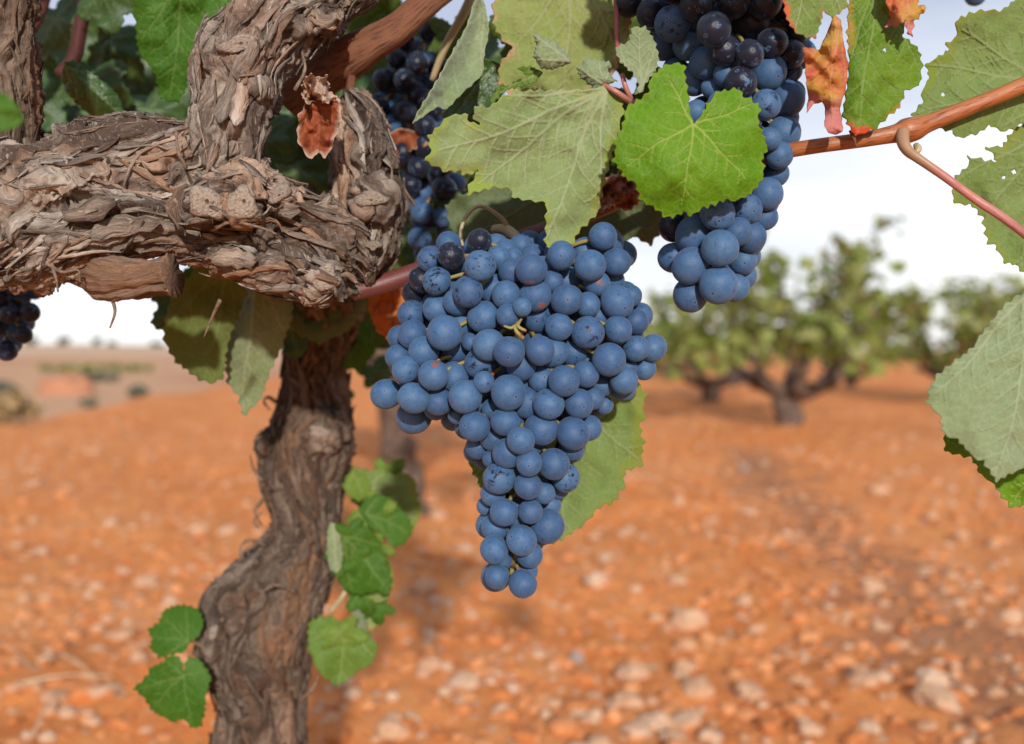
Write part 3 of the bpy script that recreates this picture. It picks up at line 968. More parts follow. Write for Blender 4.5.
trunk, tr_s = bark_part('trunk', [
    [(330, 285, .66, 40), (322, 320, .69, 31), (312, 358, .71, 31), (314, 400, .715, 33), (309, 440, .72, 44), (304, 476, .72, 42), (308, 518, .72, 34), (300, 556, .72, 40), (274, 598, .715, 56), (258, 645, .712, 56), (263, 690, .715, 42),
     (258, 745, .715, 46), (254, 840, .72, 52), (258, 960, .72, 60), (262, 1080, .72, 78), (264, 1180, .72, 95)],
    [(330, 300, .64, 32), (310, 250, .57, 42), (280, 215, .52, 40)],
    [(262, 572, .70, 18), (232, 610, .70, 28), (232, 655, .70, 30), (242, 700, .70, 24)],
], 0.0013, M_BARK2, vine, 13, 1.15, 5.0,
    knobs=[(318, 432, .695, 24), (272, 445, .705, 18), (240, 622, .69, 24), (258, 735, .70, 28)],
    strips=760, strip_len=(.012, .08), strip_w=(.0006, .0052), label='twisted fibrous trunk dropping to the soil', fl=0.08, isoamp=.6)

# loose threads and shreds standing off the trunk
M_SHRED = mat_simple('bark_shred', (0.10, 0.065, 0.045), (0.24, 0.165, 0.115), 300, .9, .2, .5, .0006)
A = Acc()
for pts in [[(262, 540, .70), (250, 548, .695), (243, 553, .69), (240, 562, .69)], [(258, 528, .70), (254, 520, .70), (262, 512, .695)], [(265, 545, .70), (250, 540, .69), (241, 546, .69), (239, 560, .685)],
            [(340, 580, .71), (350, 588, .70), (362, 584, .70)], [(262, 500, .70), (255, 512, .69), (262, 525, .70)], [(276, 402, .70), (268, 397, .70), (264, 402, .695), (270, 410, .70)],
            [(296, 592, .68), (275, 585, .66), (262, 592, .66)], [(300, 700, .69), (312, 690, .68), (318, 676, .68)], [(310, 690, .70), (316, 684, .70)], [(262, 480, .70), (254, 470, .70), (250, 455, .69)]]:
    c = catmull(pts, 18); A = Acc()
    A.tube(P(c[:, 0], c[:, 1], c[:, 2]), np.linspace(.0016, .0005, 18) * (1 + .2 * rng.normal(size=18)), 6)
    A.build('bark_shred', [M_SHRED], trunk)
for pts in [[(212, 230, .465), (232, 222, .46), (262, 228, .455), (276, 234, .455)], [(108, 290, .48), (115, 310, .48), (110, 328, .48)], [(45, 262, .47), (62, 272, .47), (78, 270, .47), (80, 282, .47)], [(50, 258, .47), (56, 278, .47), (58, 292, .47)],
            [(186, 168, .46), (178, 150, .455), (176, 128, .46)], [(196, 45, .47), (199, 62, .465), (196, 78, .465)], [(295, 90, .485), (305, 70, .485), (302, 52, .49)], [(220, 300, .47), (212, 318, .475), (204, 337, .48)], [(415, 205, .51), (405, 190, .505), (404, 178, .5)]]:
    c = catmull(pts, 14); A = Acc()
    A.tube(P(c[:, 0], c[:, 1], c[:, 2]), np.linspace(.0011, .0004, 14), 6)
    A.build('bark_shred', [M_SHRED], arm)

# hanging plates of bark under the arm
for (k0, L_, W_, li) in [((175, 243), .045, .011, .006), ((205, 262), .04, .009, .007), ((240, 262), .03, .01, .005), ((150, 232), .03, .008, .005), ((285, 250), .035, .007, .004), ((90, 235), .035, .009, .004), ((120, 205), .03, .01, .004),
                         ((255, 30), .05, .008, .003), ((305, 12), .05, .007, .003), ((330, 8), .045, .006, .003), ((230, 130), .03, .006, .003), ((355, 250), .02, .007, .003), ((360, 225), .02, .007, .002), ((300, 240), .035, .008, .003), ((270, 215), .03, .008, .003)]:
    tgt = P(k0[0], k0[1], .455)
    _, ki, _ = arm_s[3].find(Vector(tgt)); A = Acc()
    strip_mesh(A, arm_s[0], arm_s[1], arm_s[2], arm_s[3], ki, L_, W_, li, np.random.default_rng(int(k0[0])), .0009, .25, li * 1.2)
    A.build('bark_plate', [M_BARK], arm)

# pale sawn scars and stubs
def mat_scar():
    b = NB('pruning_scar'); lp = b.attr('sc', 'Vector')
    rad = b.vmath('LENGTH', lp)
    w = b.math('SINE', b.math('ADD', b.math('MULTIPLY', rad, 26.0), b.math('MULTIPLY', b.noise(lp, 3.0, 3), 7.0)))
    n = b.noise(lp, 4.0, 5, .65)
    c = b.mix(b.math('MULTIPLY', b.step(w, -.6, .9), b.math('MULTIPLY', b.step(b.noise(lp, 1.6, 3), .40, .65), 0.6)), (0.40, 0.32, 0.25), (0.30, 0.225, 0.165))
    c = b.mix(b.math('MULTIPLY', b.step(n, .50, .64), .8), c, (0.20, 0.12, 0.075))
    c = b.mix(b.step(rad, .16, .1), c, (.10, .06, .04))
    return b.done(b.principled(c, .85, b.bump(b.math('ADD', b.math('MULTIPLY', w, .05), b.math('MULTIPLY', n, 1.6)), .9, .002), .2))
M_SCAR = mat_scar()

def scar(px, py, d, rx, ry, rot, surf, parent, tilt=(0, 0), proud=.0015):
    """an irregular sawn face lying on the bark where the photograph shows a pruning cut"""
    tgt = P(px, py, d)
    nt_ = 36
    view = tgt - CAM; view /= np.linalg.norm(view)
    n = -view + np.array([tilt[0], 0, tilt[1]]); n /= np.linalg.norm(n)
    _, ki, _ = surf[3].find(Vector(tgt))
    c0 = surf[0][ki]
    # nearest-to-camera surface point in that direction
    cand = [i for (_, i, _) in surf[3].find_range(Vector(c0), .02)]
    if cand:
        pts = surf[0][cand]; rel = pts - CAM; perp = rel - (rel @ view)[:, None] * view
        ok = np.linalg.norm(perp, axis=1) < .006
        if ok.any():
            c0 = CAM + view * np.percentile((rel @ view)[ok], 3)
    ux = np.cross([0, 0, 1.0], n); ux /= np.linalg.norm(ux); uy = np.cross(n, ux)
    e1 = ux * math.cos(rot) + uy * math.sin(rot); e2 = -ux * math.sin(rot) + uy * math.cos(rot)
    sx, sy = rx * d / FPX, ry * d / FPX
    a = np.linspace(0, 6.2832, nt_, endpoint=False)
    irr = 1 + .38 * vnoise(np.stack([np.cos(a) * 1.3 + px, np.sin(a) * 1.3, a * 0], -1), 3)
    V, SC = [], []
    prof = [(0, 0.0), (.3, 0.0), (.6, .0), (.85, -.05), (1.0, -.45), (1.12, -2.2), (1.2, -5.0)]
    for (rr, zz) in prof[1:]:
        q = rr * irr
        V.append(c0 + n * (proud + zz * proud)[..., None] if False else c0 + n * (proud + zz * .0016) + (np.cos(a) * q * sx)[:, None] * e1 + (np.sin(a) * q * sy)[:, None] * e2)
        SC.append(np.stack([np.cos(a) * q, np.sin(a) * q, np.full(nt_, zz * .1)], -1))
    V = np.vstack(V + [c0[None] + n * proud * .8]); SC = np.vstack(SC + [np.zeros((1, 3))])
    V[:-1] += n * (.0016 * fbm(V[:-1] * 260, 3, 5))[:, None]
    m = len(prof) - 1
    i = np.arange(m - 1)[:, None] * nt_; j = np.arange(nt_)[None]; j2 = (j + 1) % nt_
    q = np.stack([i + j, i + nt_ + j, i + nt_ + j2, i + j2], -1).reshape(-1, 4)
    cap = np.stack([np.arange(nt_), (np.arange(nt_) + 1) % nt_, np.full(nt_, m * nt_)], -1)
    add('pruning_scar', V, [q, cap], [M_SCAR], parent, attrs={'sc': SC + np.array([px * .0, 0, 0])})

for a in [(241, 43, .455, 17, 9, .3), (207, 201, .45, 15, 15, 0), (244, 201, .45, 14, 15, 0), (371, 200, .48, 14, 7, 0), (325, 279, .455, 15, 12, .5), (373, 246, .49, 7, 4, 0), (279, 195, .46, 12, 6, .6)]:
    scar(*a, arm_s, arm)
for a in [(320, 431, .67, 9, 5, 0), (213, 633, .66, 5, 7, 0)]:
    scar(*a, tr_s, trunk)

# the sawn spur stub poking out under the arm
A = Acc()
c = catmull([(86, 262, .497, 24), (102, 274, .488, 23), (120, 280, .479, 20), (142, 280, .472, 17), (160, 277, .468, 17), (173, 275, .466, 18.5)], 60)
p_, r_ = P(c[:, 0], c[:, 1], c[:, 2]), c[:, 3] * c[:, 2] / FPX
v_, q_, t_ = tube(p_, r_, 72)
tt, NN_, BB_ = frames(p_)
v_[-1] = p_[-1] - tt[-1] * .0012
aa_ = np.tile(np.linspace(0, 6.2832, 72, endpoint=False), 60)
ss_ = np.repeat(np.linspace(0, .045, 60), 72)
f_ = np.stack([.009 * np.cos(aa_ + ss_ * 12), .009 * np.sin(aa_ + ss_ * 12), ss_ * .16], -1)
f_ = np.vstack([f_, f_[:1], f_[-1:] * .2])
cen_ = np.vstack([np.repeat(p_, 72, 0), p_[:1], p_[-1:]])
nn_ = v_ - cen_; nn_ /= np.linalg.norm(nn_, axis=1)[:, None] + 1e-9
d_ = .0026 * (.4 - np.abs(fbm(f_ * 210, 3, 44)) * 2) + .0012 * fbm(f_ * 600, 2, 45) + .0022 * fbm(v_ * 90, 2, 46)
d_[-2:] = 0
A.put(v_ + nn_ * d_[:, None], t_, q_, fib=f_)
M_STUB = mat_bark('spur_wood', (0.30, 0.20, 0.135), (0.11, 0.065, 0.042), (0.36, 0.18, 0.10), (0.42, 0.33, 0.25), .5)
o = A.build('spur_stub', [M_STUB], arm)

# ------------------------------------------------------------------ canes, petioles
def mat_cane(name, c1, c2, c3, start=None, rough=.42, bump=.3):
    b = NB(name)
    f = b.attr('fib', 'Vector')
    n = b.noise(f, 900, 5, .65)
    n2 = b.noise(f, 40, 3, .5)
    c = b.mix(b.step(n2, .35, .65), c1, c2)
    c = b.mix(b.math('MULTIPLY', b.step(n, .48, .64), .75), c, c3)
    if start is not None:                          # older, pinker wood towards its origin
        sp = b.n('SeparateXYZ'); b.set(sp.inputs[0], f)
        c = b.mix(b.step(sp.outputs[0], start[1], start[2]), c, start[0])
    return b.done(b.principled(c, rough, b.bump(n, bump, .0008), .4 if rough < .5 else .15))
M_CANE = mat_cane('red_brown_cane', (0.27, 0.070, 0.018), (0.36, 0.125, 0.042), (0.11, 0.032, 0.014), ((0.13, 0.038, 0.032), .330, .325))
M_CANE_OLD = mat_cane('old_cane', (0.15, 0.058, 0.03), (0.27, 0.125, 0.07), (0.06, 0.026, 0.018), None, .75, .9)
M_CANE_DARK = mat_cane('dark_shoot', (0.075, 0.022, 0.018), (0.10, 0.035, 0.025), (0.04, 0.014, 0.012), None, .6)
M_CANE_PINK = mat_cane('pink_cane', (0.27, 0.095, 0.075), (0.32, 0.15, 0.10), (0.20, 0.06, 0.05))
M_PETIOLE = mat_cane('pink_petiole', (0.40, 0.15, 0.12), (0.36, 0.22, 0.13), (0.30, 0.08, 0.08))
M_PETIOLE_NODE = mat_cane('node_petiole', (0.40, 0.15, 0.12), (0.36, 0.20, 0.13), (0.30, 0.08, 0.08), ((0.30, 0.175, 0.095), 4.3440, 4.3420))
M_PET_RED = mat_cane('red_petiole', (0.24, 0.03, 0.035), (0.26, 0.07, 0.05), (0.15, 0.02, 0.025))
M_PET_GREEN = mat_cane('beige_stalk', (0.34, 0.27, 0.14), (0.40, 0.30, 0.19), (0.24, 0.20, 0.09))

def stalk(name, pts, n, mat, parent, label=None, rough=.06, sides=14, seed=0):
    c = catmull(pts, n)
    p, r = P(c[:, 0], c[:, 1], c[:, 2]), c[:, 3] * c[:, 2] / FPX
    v, q, t = tube(p, r, sides)
    s = np.concatenate([[0], np.cumsum(np.linalg.norm(np.diff(p, axis=0), axis=1))])
    a = np.linspace(0, 6.2832, sides, endpoint=False)
    rm = r.mean()
    fib = np.stack([np.repeat(s * .12, sides), np.tile(np.cos(a), n) * rm, np.tile(np.sin(a), n) * rm], -1)
    fib = np.vstack([fib, fib[:1], fib[-1:]]) + seed * .31
    cen = np.vstack([np.repeat(p, sides, 0), p[:1], p[-1:]])
    d = fbm(fib * 380, 3, seed + 7)
    nn = v - cen
    v = v + nn * (rough * d)[:, None]
    o = add(name, v, [q, t], [mat], parent, attrs={'fib': fib})
    if label: o['label'] = label
    return o

# one long cane: from the arm, behind the main bunch, out to the right edge
cane = stalk('cane', [(352, 292, .52, 9), (385, 283, .525, 10), (440, 264, .525, 9.5), (490, 250, .525, 9.5), (540, 233, .525, 10), (580, 217, .522, 9), (640, 192, .515, 8.5), (700, 172, .50, 8), (760, 156, .478, 7.6), (810, 147, .466, 7.4), (860, 140, .462, 7.6), (893, 134, .461, 9.2),
              (905, 131, .461, 12.5), (916, 128, .461, 12), (930, 122.5, .461, 9), (965, 109, .461, 8.2), (1000, 95, .461, 8.2), (1060, 70, .462, 8.2), (1150, 38, .465, 7.8), (1260, -10, .47, 7.4)], 150, M_CANE, vine, 'glossy red-brown cane running out to the right edge', seed=1)
b_ = stalk('bud', [(916, 145, .455, 3), (918, 149, .453, 3.8), (916, 153, .452, 2)], 8, M_PET_GREEN, cane)
top_cane = stalk('cane', [(286, 98, .552, 20), (312, 82, .548, 21), (338, 64, .54, 22), (358, 52, .532, 20), (376, 41, .527, 17), (396, 29, .525, 15.5), (425, 4, .525, 13.5), (470, -34, .53, 13), (530, -110, .54, 12), (580, -200, .55, 10)], 80, M_CANE_OLD, vine, 'thick brown cane slanting up beside the forked arm', .16, 20, 2)
stalk('dead_shoot', [(354, 112, .53, 6), (350, 92, .532, 5), (352, 74, .534, 4.5), (350, 60, .536, 4)], 16, M_CANE_OLD, vine, None, .2, 10, 6)
stalk('cane', [(60, 75, .62, 7), (74, 58, .62, 7), (80, 30, .62, 7), (88, -20, .62, 7), (92, -120, .62, 6)], 26, M_CANE_DARK, vine, 'thin dark shoot at the top left', seed=3)
stalk('cane', [(-10, 70, .60, 5), (30, 30, .61, 6), (48, -20, .62, 6), (56, -120, .62, 5)], 24, M_CANE_DARK, vine, None, seed=4)
stalk('cane', [(480, -40, .56, 6), (470, 0, .56, 5), (446, 45, .565, 4), (432, 80, .57, 3)], 20, M_PET_GREEN, vine, None, seed=5)

# ------------------------------------------------------------------ leaves of the vine
def resample_closed(p, step):
    p = np.vstack([p, p[:1]])
    s = np.concatenate([[0], np.cumsum(np.linalg.norm(np.diff(p, axis=0), axis=1))])
    n = max(16, int(s[-1] / step))
    t = np.linspace(0, s[-1], n, endpoint=False)
    return np.stack([np.interp(t, s, p[:, 0]), np.interp(t, s, p[:, 1])], -1), t

def inside(poly, q):
    x, y = q[:, 0], q[:, 1]
    r = np.zeros(len(q), bool)
    a = poly; b = np.roll(poly, -1, 0)
    for (x1, y1), (x2, y2) in zip(a, b):
        c = ((y1 > y) != (y2 > y))
        xx = (x2 - x1) * (y - y1) / (y2 - y1 + 1e-12) + x1
        r ^= c & (x < xx)
    return r

def seg_dist(q, a, b):
    ab = b - a; t = np.clip(((q - a) @ ab) / (ab @ ab + 1e-12), 0, 1)
    return np.linalg.norm(q - (a + t[:, None] * ab), axis=1), t

def leaf_surface(outline, base, tips, spacing, teeth, seed, vein_w, holes=()):
    """flat triangulated blade in outline units -> xy, tris, vein, edge"""
    r = np.random.default_rng(seed)
    area0 = np.asarray(outline, float)
    sg = np.sum(area0[:, 0] * np.roll(area0[:, 1], -1) - np.roll(area0[:, 0], -1) * area0[:, 1])
    if sg < 0: area0 = area0[::-1]
    o, t = resample_closed(area0, spacing)
    if teeth[1] > 0:
        d = np.roll(o, -1, 0) - np.roll(o, 1, 0)
        nrm = np.stack([d[:, 1], -d[:, 0]], -1); nrm /= np.linalg.norm(nrm, axis=1)[:, None] + 1e-9
        warp = t / teeth[0] + .35 * vnoise(np.stack([t / teeth[0] * .7, t * 0 + seed, t * 0], -1), seed)
        ph = warp % 1.0
        saw = np.where(ph < .62, ph / .62, (1 - ph) / .38) ** 1.3
        ampv = .65 + .7 * _hash(np.floor(warp).astype(int), np.full(len(t), seed), np.zeros(len(t), int), 5)
        bd = np.linalg.norm(o - base, axis=1)
        fade = sstep(0.0, teeth[0] * 2.5, bd)
        o = o + nrm * ((saw * ampv - .45) * teeth[1] * fade)[:, None]
    lo, hi = o.min(0), o.max(0)
    gx, gy = np.meshgrid(np.arange(lo[0], hi[0], spacing), np.arange(lo[1], hi[1], spacing * .87))
    gx = gx + (np.arange(gx.shape[0]) % 2)[:, None] * spacing * .5
    g = np.stack([gx.ravel(), gy.ravel()], -1) + r.uniform(-.12, .12, (gx.size, 2)) * spacing
    g = g[inside(o, g)]
    kd = KDTree(len(o))
    for i, c in enumerate(o): kd.insert((c[0], c[1], 0), i)
    kd.balance()
    de = np.array([kd.find((c[0], c[1], 0))[2] for c in g]) if len(g) else np.zeros(0)
    g = g[de > spacing * .62]
    for (hx, hy, hr) in holes:
        aa = np.linspace(0, 6.28, 12, endpoint=False)
    vs = [Vector((float(x), float(y))) for x, y in np.vstack([o, g])]
    res = delaunay_2d_cdt(vs, [], [list(range(len(o)))], 1, 1e-5)
    xy = np.array([[c[0], c[1]] for c in res[0]])
    tri = np.array([list(f) for f in res[2] if len(f) == 3])
    for (hx, hy, hr) in holes:
        cc = xy[tri].mean(1)
        rr = hr * (1 + .35 * vnoise(np.stack([cc[:, 0] / hr, cc[:, 1] / hr, cc[:, 0] * 0], -1), 3))
        tri = tri[np.linalg.norm(cc - [hx, hy], axis=1) > rr]
    de = np.array([kd.find((c[0], c[1], 0))[2] for c in xy])
    edge = np.clip(de / (teeth[0] * 1.6), 0, 1)
    vein = np.zeros(len(xy))
    base = np.asarray(base, float)
    def vein_line(a, b, w0, w1, bow, level):
        nonlocal vein
        a = np.asarray(a, float); b = np.asarray(b, float)
        L_ = np.linalg.norm(b - a)
        if L_ < spacing * 2: return
        nrm = np.array([-(b - a)[1], (b - a)[0]]) / L_
        m = 9
        ts = np.linspace(0, 1, m)
        pl = a + (b - a) * ts[:, None] + nrm * (bow * L_ * np.sin(np.pi * ts) + .012 * L_ * np.sin(ts * 9 + seed))[:, None]
        for k in range(m - 1):
            d, t_ = seg_dist(xy, pl[k], pl[k + 1])
            w = w0 + (w1 - w0) * (ts[k] + t_ / (m - 1))
            vein = np.maximum(vein, (1 if level == 0 else .75 if level == 1 else .45) * (1 - sstep(.55, 1.6, d / w)))
        if level < 2:
            n = max(2, int(L_ / (teeth[0] * (1.7 if level == 0 else 1.9))))
            for k in range(1, n + 1):
                for sd in (-1, 1):
                    tt = (k - .35 + .25 * sd * .5 + r.uniform(-.08, .08)) / (n + .4)
                    i = min(int(tt * (m - 1)), m - 2)
                    p0 = pl[i] + (pl[i + 1] - pl[i]) * (tt * (m - 1) - i)
                    dr = pl[i + 1] - pl[i]; dr /= np.linalg.norm(dr)
                    an = sd * r.uniform(.75, .95)
                    d2 = np.array([dr[0] * math.cos(an) - dr[1] * math.sin(an), dr[0] * math.sin(an) + dr[1] * math.cos(an)])
                    l2 = L_ * (.46 if level == 0 else .38) * (1 - tt * .75)
                    vein_line(p0, p0 + d2 * l2, w0 * (.6 - .2 * tt), w1 * .5, -.06 * sd, level + 1)
    for tp in tips:
        vein_line(base, tp, vein_w, vein_w * .3, .02 * (1 if r.random() < .5 else -1), 0)
    return xy, tri, vein, edge

def two_sided(front, tri, normal_to, thick):
    """front vertices -> closed thin blade, first layer faces `normal_to`"""
    e1 = front[tri[:, 1]] - front[tri[:, 0]]; e2 = front[tri[:, 2]] - front[tri[:, 0]]
    fn = np.cross(e1, e2)
    if (fn @ normal_to).sum() < 0:
        tri = tri[:, ::-1]; fn = -fn
    vn = np.zeros_like(front)
    for k in range(3): np.add.at(vn, tri[:, k], fn)
    vn /= np.linalg.norm(vn, axis=1)[:, None] + 1e-15
    back = front - vn * thick
    n = len(front)
    E = np.vstack([tri[:, [0, 1]], tri[:, [1, 2]], tri[:, [2, 0]]])
    key = np.sort(E, 1); key = key[:, 0] * n + key[:, 1]
    u, inv, cnt = np.unique(key, return_inverse=True, return_counts=True)
    be = E[cnt[inv] == 1]
    rim = np.stack([be[:, 1], be[:, 0], be[:, 0] + n, be[:, 1] + n], -1)
    return np.vstack([front, back]), tri, tri[:, ::-1] + n, rim

def leaf(name, outline, base, tips, d0, grad=(0, 0), side='under', mats=None, spacing=1.6, teeth=(9, 3.2), seed=1, label=None, parent=None,
         bulge=0.0, wave=.0025, curl=0.0, fold=None, vein_w=1.5, thick=.00035, holes=(), quilt=.0012, wave_px=55):
    """a blade at a real distance, laid through the points it shows at. grad: metres of extra distance per 100 px; side: which face looks at the camera"""
    parent = parent or vine
    base = np.asarray(base, float)
    xy, tri, vein, edge = leaf_surface(outline, base, tips, spacing, teeth, seed, vein_w, holes)
    dx, dy = xy[:, 0] - base[0], xy[:, 1] - base[1]
    q = np.stack([xy[:, 0] / wave_px, xy[:, 1] / wave_px, np.full(len(xy), seed * 3.3)], -1)
    d = d0 + grad[0] * dx / 100 + grad[1] * dy / 100 + wave * fbm(q, 2, seed) * 1.8 + wave * .5 * vnoise(q * 3.1, seed + 3)
    ext = np.hypot(dx, dy)
    d = d + bulge * (ext / (ext.max() + 1e-9)) ** 2
    d = d + curl * (1 - edge) ** 2
    if fold is not None:
        (x0, y0, x1, y1, s0, s1) = fold
        L_ = math.hypot(x1 - x0, y1 - y0)
        pd = ((x1 - x0) * (xy[:, 1] - y0) - (y1 - y0) * (xy[:, 0] - x0)) / L_
        d = d + np.where(pd > 0, s0, s1) * np.abs(pd) / 100
    sgn = -1 if side == 'under' else 1
    # blade quilted between the veins, veins raised on the underside
    d = d + sgn * (.00042 * sstep(.1, .9, vein) - quilt * .55 * (1 - vein) * (.5 + .5 * vnoise(np.stack([xy[:, 0] / 11, xy[:, 1] / 11, xy[:, 0] * 0], -1), seed)))
    front = P(xy[:, 0], xy[:, 1], d)
    V, t1, t2, rim = two_sided(front, tri, -FWD, thick)
    k = d0 / FPX
    lp = np.stack([dx * k, dy * k, np.full(len(xy), seed * .37)], -1)
    m = mats or M_GREEN
    ms = [m[1], m[0]] if side == 'under' else [m[0], m[1]]
    mi = np.concatenate([np.zeros(len(t1)), np.ones(len(t2)), np.zeros(len(rim))])
    o = add(name, V, [np.vstack([t1, t2]), rim], ms, parent, mat_idx=mi, attrs={'vein': np.tile(vein, 2), 'edge': np.tile(edge, 2), 'lp': np.vstack([lp, lp]), 'tip': np.tile(ext / (ext.max() + 1e-9), 2)})
    if label: o['label'] = label
    return o

_V1, _V2 = (0.26, 0.33, 0.10), (0.36, 0.38, 0.20)
M_GREEN = (mat_leaf('leaf_top', (0.036, 0.108, 0.006), (0.055, 0.145, 0.010), (0.16, 0.24, 0.06), trans_col=(0.17, 0.30, 0.02)),
           mat_leaf('leaf_underside', (0.175, 0.225, 0.090), (0.215, 0.255, 0.120), _V2, trans_col=(0.17, 0.30, 0.02), rough=.75, spec=.2, fuzz=.25, net=.25))
M_BRIGHT = (mat_leaf('bright_leaf_top', (0.085, 0.200, 0.005), (0.115, 0.240, 0.008), (0.34, 0.42, 0.10), trans_col=(0.25, 0.42, 0.02), edgecol=(0.16, 0.27, 0.015), net=.13, spot_amt=.6, vein_amt=.75),
            mat_leaf('bright_leaf_underside', (0.20, 0.28, 0.09), (0.24, 0.31, 0.12), _V2, trans_col=(0.25, 0.42, 0.02), rough=.75, spec=.2))
M_PALE = (mat_leaf('pale_leaf_top', (0.09, 0.17, 0.02), (0.12, 0.20, 0.03), _V1, trans_col=(0.2, 0.3, 0.02)),
          mat_leaf('pale_leaf_underside', (0.195, 0.265, 0.085), (0.24, 0.305, 0.12), (0.40, 0.42, 0.25), trans_col=(0.22, 0.32, 0.04), rough=.8, spec=.12, fuzz=.15, net=.15, autumn=(0.26, 0.33, 0.06), autumn2=(0.30, 0.34, 0.09), autumn_lo=.74, spot_amt=.4))
M_LIT = (mat_leaf('lit_leaf_top', (0.135, 0.225, 0.022), (0.175, 0.265, 0.04), _V1, trans_col=(0.24, 0.36, 0.02), trans=.4),
         mat_leaf('lit_leaf_underside', (0.165, 0.245, 0.055), (0.21, 0.285, 0.085), (0.34, 0.38, 0.18), trans_col=(0.24, 0.36, 0.02), trans=.4, rough=.75, spec=.12, net=.18, fuzz=.1, autumn=(0.22, 0.28, 0.04), autumn2=(0.26, 0.29, 0.06), autumn_lo=.74))
M_FELT = (mat_leaf('felted_leaf_top', (0.06, 0.14, 0.015), (0.08, 0.17, 0.02), _V1, trans_col=(0.2, 0.3, 0.02)),
          mat_leaf('felted_leaf_underside', (0.175, 0.228, 0.100), (0.225, 0.272, 0.135), (0.34, 0.38, 0.23), trans_col=(0.22, 0.32, 0.06), rough=.85, spec=.12, fuzz=.2, net=.2, trans=.25))
M_DRYEDGE = (mat_leaf('browning_leaf_top', (0.09, 0.16, 0.02), (0.14, 0.19, 0.03), _V1, autumn=(0.34, 0.15, 0.06), autumn2=(0.42, 0.24, 0.14), autumn_lo=.72, trans_col=(0.2, 0.3, 0.02)),
             mat_leaf('browning_leaf_underside', (0.21, 0.27, 0.06), (0.26, 0.295, 0.09), (0.34, 0.34, 0.17), autumn=(0.46, 0.24, 0.12), autumn2=(0.50, 0.31, 0.20), autumn_lo=.72, trans_col=(0.24, 0.27, 0.02), rough=.75, spec=.2))
M_RED = (mat_leaf('red_leaf_top', (0.52, 0.15, 0.035), (0.50, 0.22, 0.06), (0.6, 0.30, 0.16), autumn=(0.54, 0.13, 0.07), autumn2=(0.50, 0.30, 0.06), autumn_lo=.50, tipcol=(0.54, 0.20, 0.18), tip_lo=.68, trans_col=(0.65, 0.14, 0.02), spot=(0.36, 0.06, 0.06), spot_amt=.6),
         mat_leaf('red_leaf_underside', (0.56, 0.22, 0.14), (0.58, 0.28, 0.20), (0.6, 0.32, 0.2), trans_col=(0.65, 0.14, 0.02), rough=.7))
M_GREENRED = (mat_leaf('turning_leaf_top', (0.085, 0.185, 0.010), (0.13, 0.22, 0.014), _V1, autumn=(0.42, 0.20, 0.03), autumn2=(0.34, 0.26, 0.03), autumn_lo=.80, trans_col=(0.22, 0.32, 0.01), tipcol=(0.55, 0.06, 0.02), tip_lo=.92),
              mat_leaf('turning_leaf_underside', (0.13, 0.20, 0.035), (0.17, 0.23, 0.05), _V2, autumn=(0.55, 0.13, 0.05), autumn_lo=.80, trans_col=(0.22, 0.30, 0.01)))
M_DEADLEAF = (mat_leaf('dead_leaf_top', (0.20, 0.045, 0.018), (0.27, 0.075, 0.03), (0.15, 0.045, 0.02), edgecol=(0.42, 0.27, 0.19), trans=.12, trans_col=(0.4, 0.12, 0.03)),
              mat_leaf('dead_leaf_underside', (0.40, 0.26, 0.18), (0.46, 0.32, 0.24), (0.35, 0.22, 0.15), trans=.1, trans_col=(0.4, 0.12, 0.03)))
M_ORANGE = (mat_leaf('orange_leaf_top', (0.52, 0.16, 0.03), (0.55, 0.24, 0.07), (0.4, 0.1, 0.03), trans=.45, trans_col=(0.75, 0.22, 0.03)),) * 2
M_OLIVE = (mat_leaf('dull_leaf_top', (0.055, 0.095, 0.012), (0.085, 0.12, 0.018), (0.15, 0.19, 0.05), trans=.4, trans_col=(0.24, 0.27, 0.01)),
           mat_leaf('dull_leaf_underside', (0.155, 0.20, 0.045), (0.19, 0.235, 0.065), (0.27, 0.31, 0.12), trans=.5, trans_col=(0.30, 0.36, 0.01), rough=.75))
M_DARK = (mat_leaf('deep_green_shade_leaf_top', (0.030, 0.075, 0.012), (0.045, 0.10, 0.018), (0.12, 0.18, 0.06), trans_col=(0.08, 0.14, 0.01), spec=.5, rough=.4),
          mat_leaf('deep_green_shade_leaf_underside', (0.11, 0.15, 0.06), (0.14, 0.17, 0.08), (0.22, 0.25, 0.12), trans_col=(0.10, 0.16, 0.01)))  # deep green, darkened so the rear canopy's shade sits in the leaf colour

leaf('leaf', [(701, 115.6), (709, 101), (715.6, 91.4), (726, 90), (739.8, 88.7), (742.5, 95.4), (753, 101), (761, 107.5), (758.6, 118), (761, 129), (768, 145), (762.6, 161), (765, 174), (759, 186), (749, 196), (735, 202), (726, 200), (715, 204), (702, 209), (691, 217), (683, 212), (672.6, 218.8),
              (664.5, 216), (654, 208), (640, 201), (637, 188), (632, 181), (622.5, 177), (620, 170), (612.5, 161), (615.5, 150), (613.5, 142), (619, 134), (624, 118), (626, 107), (640, 99), (649, 90), (648, 80), (656, 72), (663, 66), (669, 64), (674, 62), (684, 64), (686, 78), (689, 95), (690.5, 113), (694, 124)],
     (693, 124), [(681, 205), (627, 165), (668, 74), (752, 104), (746, 180)], .430, (.004, -.006), 'top', M_BRIGHT, 1.25, (10, 3.3), 3, 'bright green heart-shaped leaf facing the viewer before the right-hand bunch', bulge=.012, wave=.003, vein_w=1.15)

